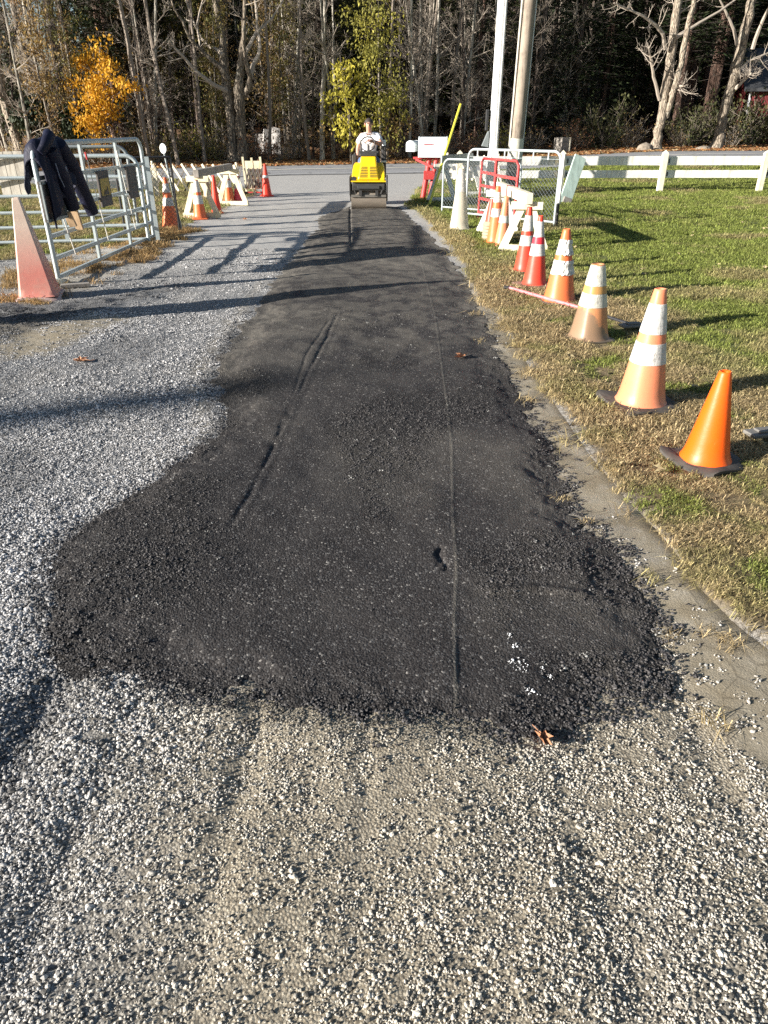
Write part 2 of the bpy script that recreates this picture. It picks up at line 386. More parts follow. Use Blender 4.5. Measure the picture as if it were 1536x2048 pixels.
# ---- asphalt patch
def asph_h(x, y, base=True):
    s = sdist(ASPH, x, y)+(fbm(x*7, y*7, 41, 4)-.5)*.20+(fbm(x*2.2, y*2.2, 40, 2)-.5)*.12+(fbm(x*28, y*28, 43, 2)-.5)*.05
    soft = .14+.16*fbm(x*2.5, y*2.5, 46)+.15*smooth(3.5, 6, y)
    t = .012*smooth(1.4, 3, y)+.016
    hgt = -.012+.017*smooth(-.03, .025, s)+t*smooth(.0, soft, s)
    gv = smooth(.25, .5, fbm(x*5, y*4, 51)); right = smooth(-.02, .02, x-np.interp(y, [p[1] for p in SEAM], [p[0] for p in SEAM]))
    hgt = hgt-(.0025+.003*smooth(2.05, 1.85, y))*right*smooth(0, .1, s)+.002*np.exp(-(pdist(SEAM, x, y)/.006)**2)
    hgt = hgt-.007*gv*np.exp(-((pdist(GRV1, x, y)+.008*(fbm(x*30, y*12, 50)-.5))/.016)**2)-.005*gv*np.exp(-(pdist(GRV2, x, y)/.012)**2)-.003*np.exp(-(pdist(GRV1, x-.05, y)/.03)**2)-.02*np.exp(-(pdist(GRV3, x, y)/.02)**2)
    hgt = hgt-.014*smooth(.35, .5, fbm(x*25, y*12, 49))*np.exp(-((pdist(HOLE, x+.02*(fbm(x*30, y*30, 52)-.5), y))/.018)**2)+.012*np.exp(-(pdist(RIDGE, x, y)/.02)**2)
    hgt = hgt+(fbm(x*60, y*60, 44, 2)-.5)*.006*coarse(x, y)+(fbm(x*3, y*3, 45, 3)-.5)*.012
    return hgt, s
def coarse(x, y):
    s = sdist(ASPH, x, y)
    c = np.maximum(smooth(.16, .0, s), smooth(.48, .68, fbm(x*2.1+3, y*1.7, 47, 4))*.9)*smooth(9, 4, y)
    c = np.maximum(c, smooth(-.85, -1.15, x)*.0)
    blob = np.exp(-(((x-.72)/.22)**2+((y-1.78)/.16)**2)*1.3); blob2 = np.exp(-(((x+1.0)/.35)**2+((y-2.4)/.35)**2))
    return np.clip(np.maximum(c, np.maximum(blob*1.4, blob2*1.2)), 0, 1)
def mat_asphalt():
    n = NT('fresh_asphalt'); c = n.coord(); w_ = n.mapping(c, (1, 1, .3)); co = n.attr('coarse'); dust = n.attr('dust')
    v1 = n.sep(n.vor(w_, 130, 'F1', 'Color')); d1 = n.vor(w_, 130, 'F1', 'Distance'); v2 = n.sep(n.vor(w_, 260, 'F1', 'Color')); d2 = n.vor(w_, 70, 'F1', 'Distance')
    f = n.noise(c, 300, 3, .8)
    base = n.ramp(v1[0], [(0, (.022, .0195, .0185)), (.6, (.034, .030, .0285)), (.9, (.062, .057, .054)), (.965, (.10, .095, .09)), (1, (.32, .30, .27))])
    col = n.mix(n.math('MULTIPLY', n.ramp(n.noise(c, 3.2, 5), [(.35, 0), (.7, 1)]), .5), base, (.046, .042, .040))
    col = n.mix(n.ramp(v2[0], [(.93, 0), (.99, .8)]), col, (.14, .14, .14))
    col = n.mix(dust, col, n.mix(f, (.10, .09, .075), (.30, .27, .22)))
    pit = n.ramp(d2, [(.3, 1), (.8, .35)]); col = n.mix(co, col, n.mix(1.0, col, pit, 'MULTIPLY'))
    h = n.math('ADD', n.math('SUBTRACT', 1.0, d1), n.math('MULTIPLY', f, .4))
    h2 = n.math('MULTIPLY', h, n.math('ADD', .45, n.math('MULTIPLY', co, .9)))
    return n.fin(col, n.math('ADD', .62, n.math('MULTIPLY', f, .3)), n.bump(h2, .005), spec=.2)
ay = np.concatenate([1.45*np.exp(np.linspace(0, math.log(19/1.45), 820))])
au = np.linspace(-1, 1, 560)
Ya, Ua = np.meshgrid(ay, au, indexing='ij'); Xa = .1-.05*Ya+Ua*(1.45+.16*np.minimum(Ya, 9))
ha, sa = asph_h(Xa, Ya)
ca = coarse(Xa, Ya)
dusta = .6*np.exp(-(pdist(SEAM, Xa, Ya)/.006)**2)*smooth(.3, .5, fbm(Ya*6, Xa*2, 58))+smooth(.25, -.02, sdist(ASPH, Xa, Ya))*.25*smooth(4, 6, Ya)+.34*smooth(4.0, 7, Ya)*smooth(.35, .6, fbm(Xa*9, Ya*9, 57))+.18*smooth(7, 11, Ya)+.22*smooth(.5, .75, fbm(Xa*1.2, Ya*.9, 55))
asphalt = gridmesh('asphalt_patch', Xa, Ya, zdrive(Xa, Ya, 0.0)+.004+ha, sa > -.06, mat_asphalt(), dict(coarse=ca, dust=dusta))
asphalt['label'] = 'fresh black asphalt strip laid over the gravel driveway'

# ---- road
def mat_road():
    n = NT('road_asphalt'); c = n.coord(); f = n.noise(c, 60, 6, .8); g = n.noise(n.mapping(c, (.15, 1, 1)), 1.5, 5)
    col = n.mix(f, (.22, .22, .225), (.42, .415, .41)); col = n.mix(n.ramp(g, [(.4, 0), (.6, .5)]), col, (.22, .215, .21))
    crack = n.vor(n.mapping(c, (.4, .8, 1)), 1.0, 'DISTANCE_TO_EDGE', 'Distance'); col = n.mix(n.ramp(crack, [(.006, .8), (.02, 0)]), col, (.03, .03, .03))
    return n.fin(col, .9, n.bump(f, .004), spec=.3)
def strip(name, a, b, dz, mat, n=300, xs=(-90, 90), kind='structure'):
    x = np.linspace(xs[0], xs[1], n); ya = a(x); yb = b(x); m = 8 if name == 'road' else 2
    T = np.linspace(0, 1, m)[:, None]; X = np.repeat(x[None], m, 0); Y = ya[None]*(1-T)+yb[None]*T
    return gridmesh(name, X, Y, terrain(X, Y)+dz, None, mat, {})
road = strip('road', rnear, rfar, .02, mat_road()); road['label'] = 'grey paved country road crossing at the end of the driveway'
def rmid(k, off=0): return lambda x: rnear(x)*(1-k)+rfar(x)*k+off
wl = worn('road_paint', (.85, .85, .82), (.4, .4, .38), 8, .5, .8, .001); yl = worn('yellow_road_paint', (.85, .80, .66), (.5, .45, .3), 8, .4, .8, .001)
for k, o_, m_, nm in ((.50, 0, yl, 'centre_line'), (.50, .24, yl, 'centre_line'), (.06, 0, wl, 'edge_line'), (.95, 0, wl, 'edge_line')):
    strip(nm, rmid(k, o_), rmid(k, o_+.12), .03, m_)

# ================================================================= SCATTER
def source_coll(name, objs):
    c = bpy.data.collections.new(name)
    for o in objs: c.objects.link(o)
    return c
def scatter(name, P, rot, scl, tint, idx, coll, label, cat, extra=None):
    me = bpy.data.meshes.new(name); me.vertices.add(len(P)); me.vertices.foreach_set('co', np.asarray(P, np.float32).ravel())
    for k, t, d, f in (('rot', 'FLOAT_VECTOR', rot, 'vector'), ('scl', 'FLOAT', scl, 'value'), ('idx', 'INT', idx, 'value'), ('tint', 'FLOAT_VECTOR', tint, 'vector')):
        at = me.attributes.new(k, t, 'POINT'); at.data.foreach_set(f, np.asarray(d, np.int32 if t == 'INT' else np.float32).ravel())
    o = bpy.data.objects.new(name, me); COL.objects.link(o); o['kind'] = 'stuff'; o['label'] = label; o['category'] = cat
    g = bpy.data.node_groups.new(name, 'GeometryNodeTree')
    g.interface.new_socket('Geometry', in_out='INPUT', socket_type='NodeSocketGeometry'); g.interface.new_socket('Geometry', in_out='OUTPUT', socket_type='NodeSocketGeometry')
    N = g.nodes; gi = N.new('NodeGroupInput'); go = N.new('NodeGroupOutput'); ip = N.new('GeometryNodeInstanceOnPoints'); ci = N.new('GeometryNodeCollectionInfo')
    ci.inputs['Collection'].default_value = coll; ci.inputs['Separate Children'].default_value = True; ci.inputs['Reset Children'].default_value = True
    def na(nm, t):
        a = N.new('GeometryNodeInputNamedAttribute'); a.data_type = t; a.inputs['Name'].default_value = nm; return a.outputs['Attribute']
    L = g.links.new
    L(gi.outputs[0], ip.inputs['Points']); L(ci.outputs[0], ip.inputs['Instance']); ip.inputs['Pick Instance'].default_value = True
    L(na('idx', 'INT'), ip.inputs['Instance Index']); L(na('rot', 'FLOAT_VECTOR'), ip.inputs['Rotation']); L(na('scl', 'FLOAT'), ip.inputs['Scale'])
    L(ip.outputs[0], go.inputs[0])
    md = o.modifiers.new('scatter', 'NODES'); md.node_group = g
    return o
def uniform_pts(bands, wfac=.62, wadd=.85, xr=None):
    """bands [(y0,y1,per_m2)]"""
    out = []
    for y0, y1, dens in bands:
        w1 = wfac*y1+wadd+.5; n = int(2*w1*(y1-y0)*dens); x = RNG.uniform(-w1, w1, n); y = RNG.uniform(y0, y1, n)
        k = np.abs(x) < wfac*y+wadd+.45
        if xr: k &= (x > xr[0]) & (x < xr[1])
        out.append(np.stack([x[k], y[k]], -1))
    return np.concatenate(out)
def mat_stone(name, hue=(1, 1, 1), lo=.5, hi=1.6, rough=.8):
    n = NT(name); t = n.attr('tint', 'Vector', 'INSTANCER'); g = n.n('NewGeometry').outputs['Random Per Island']
    k = n.ramp(g, [(0, lo), (.55, (lo+hi)/2*.92), (1, hi)])
    col = n.mix(1.0, t, k, 'MULTIPLY'); f = n.noise(n.coord(), 400, 3, .7); col = n.mix(.35, col, n.mix(1.0, col, n.ramp(f, [(.3, .5), (.7, 1.4)]), 'MULTIPLY'))
    return n.fin(col, rough, None, spec=.3)
ICO = None
def stone_variant(name, mat, k, n, spread, r0, r1, flat=.6):
    import bmesh
    bm = bmesh.new(); rs = random.Random(k)
    for i in range(n):
        bb = bmesh.new(); bmesh.ops.create_icosphere(bb, subdivisions=1, radius=1)
        ax = Euler((rs.uniform(-.5, .5), rs.uniform(-.5, .5), rs.uniform(0, 6.28))).to_matrix()
        r = rs.uniform(r0, r1); s = Vector((rs.uniform(.75, 1.35), rs.uniform(.6, 1.0), rs.uniform(.45, .8)))
        a = rs.uniform(0, 6.28); rr = spread*math.sqrt((i+rs.random())/n); off = Vector((rr*cos(a), rr*sin(a), r*.12))
        for v in bb.verts:
            c = v.co*rs.uniform(.72, 1.2); v.co = ax @ Vector((c.x*s.x*r, c.y*s.y*r, c.z*s.z*r))+off
        me = bpy.data.meshes.new('t'); bb.to_mesh(me); bb.free(); bm.from_mesh(me); bpy.data.meshes.remove(me)
    me = bpy.data.meshes.new(name); bm.to_mesh(me); bm.free(); me.materials.append(mat)
    o = bpy.data.objects.new(name, me); o['kind'] = 'stuff'; return o
ms = mat_stone('loose_stone', lo=.22, hi=1.9)
md_ = mat_stone('tarred_stone', lo=.45, hi=1.9, rough=.5)
gcol = source_coll('gravel_sources', [stone_variant('gravel_stone', ms, 100+i, 7, .026, .0016, .0058) for i in range(14)])
acol = source_coll('tarred_sources', [stone_variant('tarred_stone', md_, 200+i, 5, .018, .002, .0062) for i in range(12)])
# gravel
pt = uniform_pts([(.45, 1.4, 5200), (1.4, 2.6, 4400), (2.6, 4.2, 2700), (4.2, 7, 1100), (7, 11, 330)])
x, y = pt[:, 0], pt[:, 1]
sa_ = sdist(ASPH, x, y)+(fbm(x*7, y*7, 41, 4)-.5)*.14
ls_ = np.maximum(sdist(LAWN_R, x, y), sdist(LAWN_L, x, y)); ss_ = sdist(SOIL, x, y)+(fbm(x*4, y*4, 21)-.5)*.16
tn = smooth(-1.0, .3, .6-np.abs(x-.15))*smooth(2.4, 1.9, y)
patch = smooth(.38, .62, fbm(x*2.2, y*1.1, 61, 4)); st_ = smooth(.0, .25, sdist(TANP, x, y)); sw_ = smooth(-.1, .2, sdist(STRAW, x, y))
pk = np.clip(1-.5*tn*(1-patch)-.12*tn, .2, 1)*(1-.9*smooth(-.03, .05, ss_))*(1-.85*st_)*(1-.75*sw_)
pk = np.where(sa_ > .0, pk*.8*np.exp(-np.maximum(sa_, 0)/.03), pk)*(sa_ < .25); pk = np.where(ls_ > .03, .0, pk); pk = np.where((x > .6) & (y > 3.0), 0, pk); pk = pk*np.where(x > .3, smooth(.02, .3, -ls_), 1)
k = RNG.random(len(x)) < pk
pkd = np.exp(-((x-.02)/.30)**2-((y-1.35)/.42)**2)+.8*np.exp(-((x-.85)/.28)**2-((y-1.55)/.3)**2); k = k & (RNG.random(len(x)) > .85*pkd*smooth(.25, .5, fbm(x*4, y*3, 68)))
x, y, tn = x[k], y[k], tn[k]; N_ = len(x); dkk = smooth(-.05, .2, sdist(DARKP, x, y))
near_a = smooth(-.16, -.0, sdist(ASPH, x, y))*smooth(.35, .65, fbm(x*5, y*5, 64))
base = np.stack([np.full(N_, .315), np.full(N_, .305), np.full(N_, .295)], -1)
warm = np.clip(tn*.8+.5*smooth(.5, .7, fbm(x*1.5, y*1.5, 63))*(x > -.7)+.3*smooth(-.9, -.3, x+(fbm(x*2, y*2, 67)-.5)), 0, 1)[:, None]
base = base*(1-warm)+np.array([.345, .315, .262])*warm
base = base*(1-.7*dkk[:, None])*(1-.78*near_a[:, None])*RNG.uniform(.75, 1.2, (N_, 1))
tr_ = np.maximum(smooth(.55, .7, fbm(x*1.4+7, y*.9, 66))*(x < -.5)*.35, .55*np.exp(-((x+1.12-.05*(y-1.6))/.13)**2)*smooth(2.3, 1.9, y)*smooth(.3, .55, fbm(x*3, y*2, 69))); base = base*(1-tr_[:, None])
sc = RNG.uniform(.6, 1.2, N_)*(1+.55*(RNG.random(N_) < .06))*(1+.3*smooth(.5, .7, fbm(x*1.3, y*1.3, 62)))*(1-.2*tn)*(1+.35*smooth(5, 9, y))
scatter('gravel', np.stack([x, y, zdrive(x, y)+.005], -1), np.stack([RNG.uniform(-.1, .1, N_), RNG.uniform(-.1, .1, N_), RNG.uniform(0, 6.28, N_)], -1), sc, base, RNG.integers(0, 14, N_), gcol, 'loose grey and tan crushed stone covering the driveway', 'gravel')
print('gravel', N_)
# asphalt aggregate
pt = uniform_pts([(1.4, 2.6, 2600), (2.6, 4.2, 1700), (4.2, 7, 650)], xr=(-2.2, 2.4))
x, y = pt[:, 0], pt[:, 1]; h_, s_ = asph_h(x, y); c_ = coarse(x, y)
pk = np.where(s_ > -.05, .14+.80*c_, 0); pk = np.where(s_ <= .03, np.maximum(pk, .8*np.exp(-np.abs(s_-.03)/.045)), pk)*(s_ > -.35)
k = RNG.random(len(x)) < pk; x, y, h_, c_, s_ = x[k], y[k], h_[k], c_[k], s_[k]; N_ = len(x)
base = np.array([.046, .0425, .041])*RNG.uniform(.6, 1.25, (N_, 1)); wh = RNG.random(N_) < .012+.05*smooth(4, 6.5, y); base[wh] = [.2, .195, .18]
blob = np.exp(-(((x-.72)/.22)**2+((y-1.78)/.16)**2)); sc = RNG.uniform(.6, 1.0, N_)*(1+.15*blob+.12*smooth(.12, 0, s_))*(.75+.35*c_)*(1+.3*smooth(4, 7, y))
rr = RNG.random(N_) < .10
scatter('asphalt_aggregate', np.stack([x, y, zdrive(x, y, 0.0)+.004+np.maximum(h_, .002)+.0015*c_-.001], -1), np.stack([RNG.uniform(-.1, .1, N_), RNG.uniform(-.1, .1, N_), RNG.uniform(0, 6.28, N_)], -1), sc, base, RNG.integers(0, 12, N_), acol, 'black tar-coated stones in the fresh asphalt', 'asphalt stones')
print('aggregate', N_)
# white paint specks on the asphalt and light pebbles
spk = gp([(1018, 1283), (1022, 1300), (1035, 1302), (1030, 1330), (1042, 1333), (1050, 1337), (1022, 1334), (1035, 1345), (1048, 1350), (1060, 1388), (1068, 1393), (1052, 1386), (1084, 1345), (1100, 1362)])
P_ = np.array([(a, b, float(zdrive(a, b, 0.0))+.004+float(asph_h(np.array(a), np.array(b))[0])+.002) for a, b in spk for _ in range(1)])
scatter('pale_pebbles', P_, np.zeros((len(P_), 3)), RNG.uniform(.35, .8, len(P_)), np.full((len(P_), 3), .65), RNG.integers(0, 14, len(P_)), gcol, 'white pebbles scattered on the near right of the asphalt', 'pebbles')

# ---- grass
CLEAR = [(*tuple(G(a_, b_)[:2]), r_) for a_, b_, r_ in ((1408, 926, .175), (1279, 812, .21), (1176, 680, .20), (1117, 606, .20), (1068, 575, .21), (1048, 544, .19), (918, 461, .2), (83, 597, .23), (1262, 664, .12), (1522, 882, .13), (1080, 610, .06), (1050, 600, .06), (1130, 620, .06))]
def tuft(name, mat, k, n, spread, h, lean):
    rs = random.Random(k); m = MB()
    for i in range(n):
        a = rs.uniform(0, 6.28); r = spread*math.sqrt(rs.random()); bx, by = r*cos(a), r*sin(a)
        hh = h*rs.uniform(.45, 1.1); d = rs.uniform(0, 6.28); le = lean*rs.uniform(.2, 1.3); wx, wy = -sin(d)*.0022, cos(d)*.0022
        p0 = (bx, by, -.01); p1 = (bx+cos(d)*hh*le*.35, by+sin(d)*hh*le*.35, hh*.6); p2 = (bx+cos(d)*hh*le, by+sin(d)*hh*le, hh*(1-.35*le))
        m.add([(p0[0]-wx, p0[1]-wy, p0[2]), (p0[0]+wx, p0[1]+wy, p0[2]), (p1[0]+wx*.8, p1[1]+wy*.8, p1[2]), (p1[0]-wx*.8, p1[1]-wy*.8, p1[2]), p2], [(0, 1, 2, 3), (3, 2, 4)])
    me = bpy.data.meshes.new(name); me.from_pydata(m.v, [], m.f); me.materials.append(mat)
    o = bpy.data.objects.new(name, me); o['kind'] = 'stuff'; return o
def mat_blade():
    n = NT('grass_blade'); t = n.attr('tint', 'Vector', 'INSTANCER'); g = n.n('NewGeometry').outputs['Random Per Island']
    col = n.mix(1.0, t, n.ramp(g, [(0, .5), (.6, 1.0), (1, 1.7)]), 'MULTIPLY')
    n.fin(col, .6, None, spec=.25)
    tl = n.n('BsdfTranslucent'); n.l(col, tl.inputs[0]); mx = n.n('MixShader'); mx.inputs[0].default_value = .3
    n.l(n.b.outputs[0], mx.inputs[1]); n.l(tl.outputs[0], mx.inputs[2]); n.l(mx.outputs[0], n.o.inputs[0]); return n.m
mb_ = mat_blade()
grcol = source_coll('grass_sources', [tuft('grass_tuft', mb_, 300+i, 24, .045, .036, 1.3) for i in range(10)])
drcol = source_coll('dry_sources', [tuft('dry_tuft', mb_, 330+i, 26, .06, .052, 2.4) for i in range(8)])
pt = uniform_pts([(1.2, 3, 900), (3, 5, 620), (5, 8, 480), (8, 13, 260), (13, 22, 90), (22, 33, 40)], wfac=.68, wadd=1.2)
x, y = pt[:, 0], pt[:, 1]
lr = sdist(LAWN_R, x, y)+(fbm(x*3, y*3, 9)-.5)*.22; ll = sdist(LAWN_L, x, y)+(fbm(x*3, y*3, 9)-.5)*.2; rd = sdist(ROADP, x, y)
pk = np.maximum(smooth(-.05, .15, lr)*(.35+.65*smooth(.3, .5, fbm(x*3, y*3, 71))+.5*smooth(1, 3, lr)), smooth(-.15, .3, ll)*.8)
pk = np.maximum(pk, smooth(-.1, .1, sdist(STRAW, x, y))*.45*smooth(.4, .6, fbm(x*3.5, y*3.5, 72)))
pk = np.maximum(pk, .018*(smooth(-.12, .0, sdist(SOIL, x, y)))); pk = np.where(rd > -.2, 0, pk)
for cx_, cy_, cr_ in CLEAR: pk = np.where((x-cx_)**2+(y-cy_)**2 < cr_**2, 0, pk)
k = RNG.random(len(x)) < pk; x, y, lr, ll = x[k], y[k], lr[k], ll[k]; N_ = len(x)
nz = fbm(x*.9, y*.9, 73); nf = fbm(x*3.2, y*3.2, 74)
dry = smooth(2.6, .5, lr+(nz-.5)*2.2)*smooth(12.5, 7.5, y)*smooth(.72, .5, nf); dry = np.maximum(dry, smooth(.6, .75, nz)*.6)
dry = np.maximum(dry, smooth(.5, .1, lr)*.75*smooth(20, 14, y))
gb = np.exp(-(((x-1.33)/.22)**2+((y-3.0)/.25)**2))+np.exp(-(((x-1.62)/.28)**2+((y-2.3)/.3)**2))
dry = np.clip(dry-.9*smooth(.3, .8, gb), 0, 1)
dry = np.where(x < -2, np.clip(.45+(nf-.5)*2, 0.1, .9), dry); dry = np.where(sdist(STRAW, x, y) > -.1, 1.0, dry)
dry = np.clip(dry+RNG.uniform(-.15, .15, N_), 0, 1)[:, None]
gc = np.array([.20, .245, .05])*RNG.uniform(.7, 1.25, (N_, 1))*(1+.35*(nz[:, None]-.5)); dc = np.array([.50, .385, .21])*RNG.uniform(.55, 1.2, (N_, 1))
yg = np.array([.30, .30, .085]); gc = gc*(1-.4*nf[:, None])+yg*.4*nf[:, None]
stw = (sdist(STRAW, x, y) > -.1)[:, None]; dc = np.where(stw, np.array([.50, .33, .15])*RNG.uniform(.4, 1.1, (N_, 1)), dc)
tint = gc*(1-dry)+dc*dry
isdry = (dry[:, 0] > .5); sc = RNG.uniform(.7, 1.2, N_)*(1+.5*smooth(5, 9, y)+.5*smooth(9, 16, y)+.6*smooth(18, 28, y))*np.where(y < 3.6, .72, 1)
rot = np.stack([RNG.uniform(-.15, .15, N_), RNG.uniform(-.15, .15, N_), RNG.uniform(0, 6.28, N_)], -1)
zz = terrain(x, y)+relief(x, y)*.8+.012
for flag, coll, nn, nm, lab in ((isdry, drcol, 8, 'dry_grass', 'dry straw-coloured grass along the driveway edges'), (~isdry, grcol, 10, 'lawn_grass', 'short green grass of the lawns')):
    scatter(nm, np.stack([x, y, zz], -1)[flag], rot[flag], sc[flag], tint[flag], RNG.integers(0, nn, N_)[flag], coll, lab, 'grass')
print('grass', N_)
# ---- fallen leaves
def leafobj(name, mat, k):
    rs = random.Random(k); m = MB(); n = 9; r = []
    for i in range(n):
        a = 2*pi*i/n; rr = .032*(1 if i % 2 == 0 else .5)*rs.uniform(.7, 1.2); r.append((rr*cos(a)*1.3, rr*sin(a), .004+rs.uniform(0, .016)))
    m.add([(0, 0, .004)]+r, [(0, i+1, (i+1) % n+1) for i in range(n)])
    me = bpy.data.meshes.new(name); me.from_pydata(m.v, [], m.f); me.materials.append(mat)
    o = bpy.data.objects.new(name, me); o['kind'] = 'stuff'; return o
lfcol = source_coll('leaf_sources', [leafobj('dead_leaf', mb_, 400+i) for i in range(6)])
pt = uniform_pts([(1.5, 14, 1.6), (14, 30, 1.0)], wfac=.66); k = (sdist(LAWN_R, pt[:, 0], pt[:, 1]) > 0) & (sdist(ROADP, pt[:, 0], pt[:, 1]) < -.5)
near = pt[k]
xl = RNG.uniform(-45, 45, 26000); yl_ = rfar(xl)+RNG.gamma(1.6, 1.6, 26000)-.4
allp = np.concatenate([near, np.stack([xl, yl_], -1)]); x, y = allp[:, 0], allp[:, 1]; N_ = len(x)
far_ = np.arange(N_) >= len(near)
pal = np.array([[.45, .20, .07], [.36, .16, .07], [.50, .30, .12], [.28, .15, .08], [.55, .40, .22]]); tint = pal[RNG.integers(0, 5, N_)]*RNG.uniform(.6, 1.2, (N_, 1))
tint[~far_] = np.array([.55, .45, .25])*RNG.uniform(.6, 1.2, ((~far_).sum(), 1))
scatter('fallen_leaves', np.stack([x, y, terrain(x, y)+np.where(far_, .03, relief(x, y)*.8+.045)], -1), np.stack([RNG.uniform(-.4, .4, N_), RNG.uniform(-.4, .4, N_), RNG.uniform(0, 6.28, N_)], -1), np.where(far_, RNG.uniform(1.6, 3.2, N_), RNG.uniform(.6, 1.2, N_)), tint, RNG.integers(0, 6, N_), lfcol, 'brown and orange dead leaves lying along the wood edge and on the lawn', 'leaves')
# the few single leaves on the driveway
leafm = worn('dead_leaf', (.42, .20, .10), (.22, .10, .05), 30, .6, .7)
for i, (px, py, r, lab) in enumerate([(162, 727, .055, 'curled brown leaf on the gravel left of the asphalt'), (922, 724, .06, 'pale brown oak leaf lying on the asphalt'), (1085, 1487, .03, 'small curled brown leaf below the asphalt edge'), (490, 424+17, .05, 'dark leaf on the far gravel left of the asphalt')]):
    p = G(px, py); m = MB(); rs = random.Random(i+5); n = 14; ring = []
    for j in range(n):
        a = 2*pi*j/n; rr = r*(1 if j % 2 == 0 else .45)*rs.uniform(.75, 1.15); ring.append((rr*cos(a)*1.4, rr*sin(a)*.8, .012+.02*abs(sin(a))+rs.uniform(0, .008)))
    m.add([(0, 0, .006)]+ring, [(0, j+1, (j+1) % n+1) for j in range(n)]); m.tube([(r*1.2, 0, .015), (r*1.9, .01, .02)], .0015, 4)
    o = m.build('fallen_leaf', leafm); o.location = (p.x, p.y, float(zdrive(p.x, p.y))+(.03 if i == 1 else .006)); o.rotation_euler = (0, 0, i*.9)
    tag(o, lab, 'leaf')
# ================================================================= OBJECTS
_G0 = G
def G(px, py, dz=0.0):
    p = _G0(px, py)
    if p.y < 24: p.z += float(relief(p.x, p.y))*.8+.012
    p.z += dz; return p
galv = worn('galvanised_steel', (.52, .58, .58), (.34, .38, .39), 6, .5, .45, .0006, .35, spots=(.62, .64, .62))
galv_dark = worn('weathered_steel', (.30, .33, .33), (.18, .2, .2), 8, .6, .55, .0006, .3)
black_metal = worn('black_metal', (.025, .025, .028), (.05, .045, .04), 10, .5, .5, .001)
grey_wood = wood('weathered_grey_wood', (.30, .27, .235), (.12, .105, .09))
dark_wood = wood('dark_weathered_wood', (.12, .105, .095), (.045, .04, .036))
new_wood = wood('pale_lumber', (.80, .73, .55), (.60, .48, .30), scale=14, bump=.001)
white_wood = wood('white_painted_wood', (.80, .79, .74), (.58, .54, .45), scale=10, knots=False)
post_wood = wood('cream_painted_wood', (.80, .74, .58), (.50, .42, .28), scale=12, knots=False)
green_wood = wood('pale_green_paint', (.50, .62, .55), (.34, .42, .36), scale=8, knots=False)
pole_wood = wood('utility_pole_wood', (.33, .27, .21), (.13, .10, .075), axis=(1, 1, .06), scale=26, bump=.006)
red_paint = worn('red_paint', (.55, .05, .05), (.38, .05, .04), 9, .5, .5, .001, spots=(.6, .25, .2))
white_paint = worn('white_paint', (.78, .80, .80), (.60, .60, .58), 8, .4, .4, .0006)

def mat_collar(name, base=(.70, .69, .65)):
    n = NT(name); c = n.coord(); a = n.noise(c, 18, 7, .8); b = n.noise(n.mapping(c, (1, 1, .25)), 40, 6, .7)
    col = n.mix(n.ramp(a, [(.42, 0), (.62, .75)]), base, tuple(x*.66 for x in base)); col = n.mix(n.ramp(b, [(.56, 0), (.66, .7)]), col, (.30, .25, .22))
    return n.fin(col, .45, n.bump(n.math('ADD', b, n.noise(n.mapping(c, (1, 1, 3)), 14, 3)), .005))
def mat_plastic(name, c, dirt=(.30, .22, .15), amt=.5, fade=None, low=0.0, scuff=(.9, .8, .7)):
    """cone vinyl: grime blotches, vertical scuffs, dried mud towards one side (as in life, near the ground)"""
    n = NT(name); o = n.coord(); a = n.noise(o, 6, 6, .7); col = c
    z = n.sep(o)[2]
    if fade: col = n.mix(n.math('ADD', n.ramp(n.math('MULTIPLY', z, 1.0), [(fade[1], 0), (fade[2], 1)]), n.math('MULTIPLY', n.math('SUBTRACT', a, .5), .3), True), c, fade[0])
    col = n.mix(n.ramp(a, [(.45, 0), (.75, amt)]), col, dirt)
    s = n.noise(n.mapping(o, (1, 1, .12)), 60, 5, .7); col = n.mix(n.ramp(s, [(.62, 0), (.72, amt*.8)]), col, tuple(x*.4 for x in dirt))
    s2 = n.noise(n.mapping(o, (1, 1, .4)), 24, 6, .75); col = n.mix(n.ramp(s2, [(.62, 0), (.70, .5*amt)]), col, scuff)
    if low: 
        m = n.math('ADD', n.math('SUBTRACT', low, z), n.math('ADD', n.math('MULTIPLY', n.math('SUBTRACT', n.noise(o, 9, 5), .5), .25), n.math('MULTIPLY', n.sep(o)[0], -1.2)))
        col = n.mix(n.ramp(m, [(.0, 0), (.03, .85)]), col, (.20, .15, .10))
    return n.fin(col, .42, n.bump(a, .002), spec=.4)
collar_m = mat_collar('reflective_collar'); collar_old = mat_collar('worn_collar', (.68, .66, .57)); rubber = worn('black_rubber', (.035, .033, .03), (.13, .11, .09), 8, .7, .8, .002)
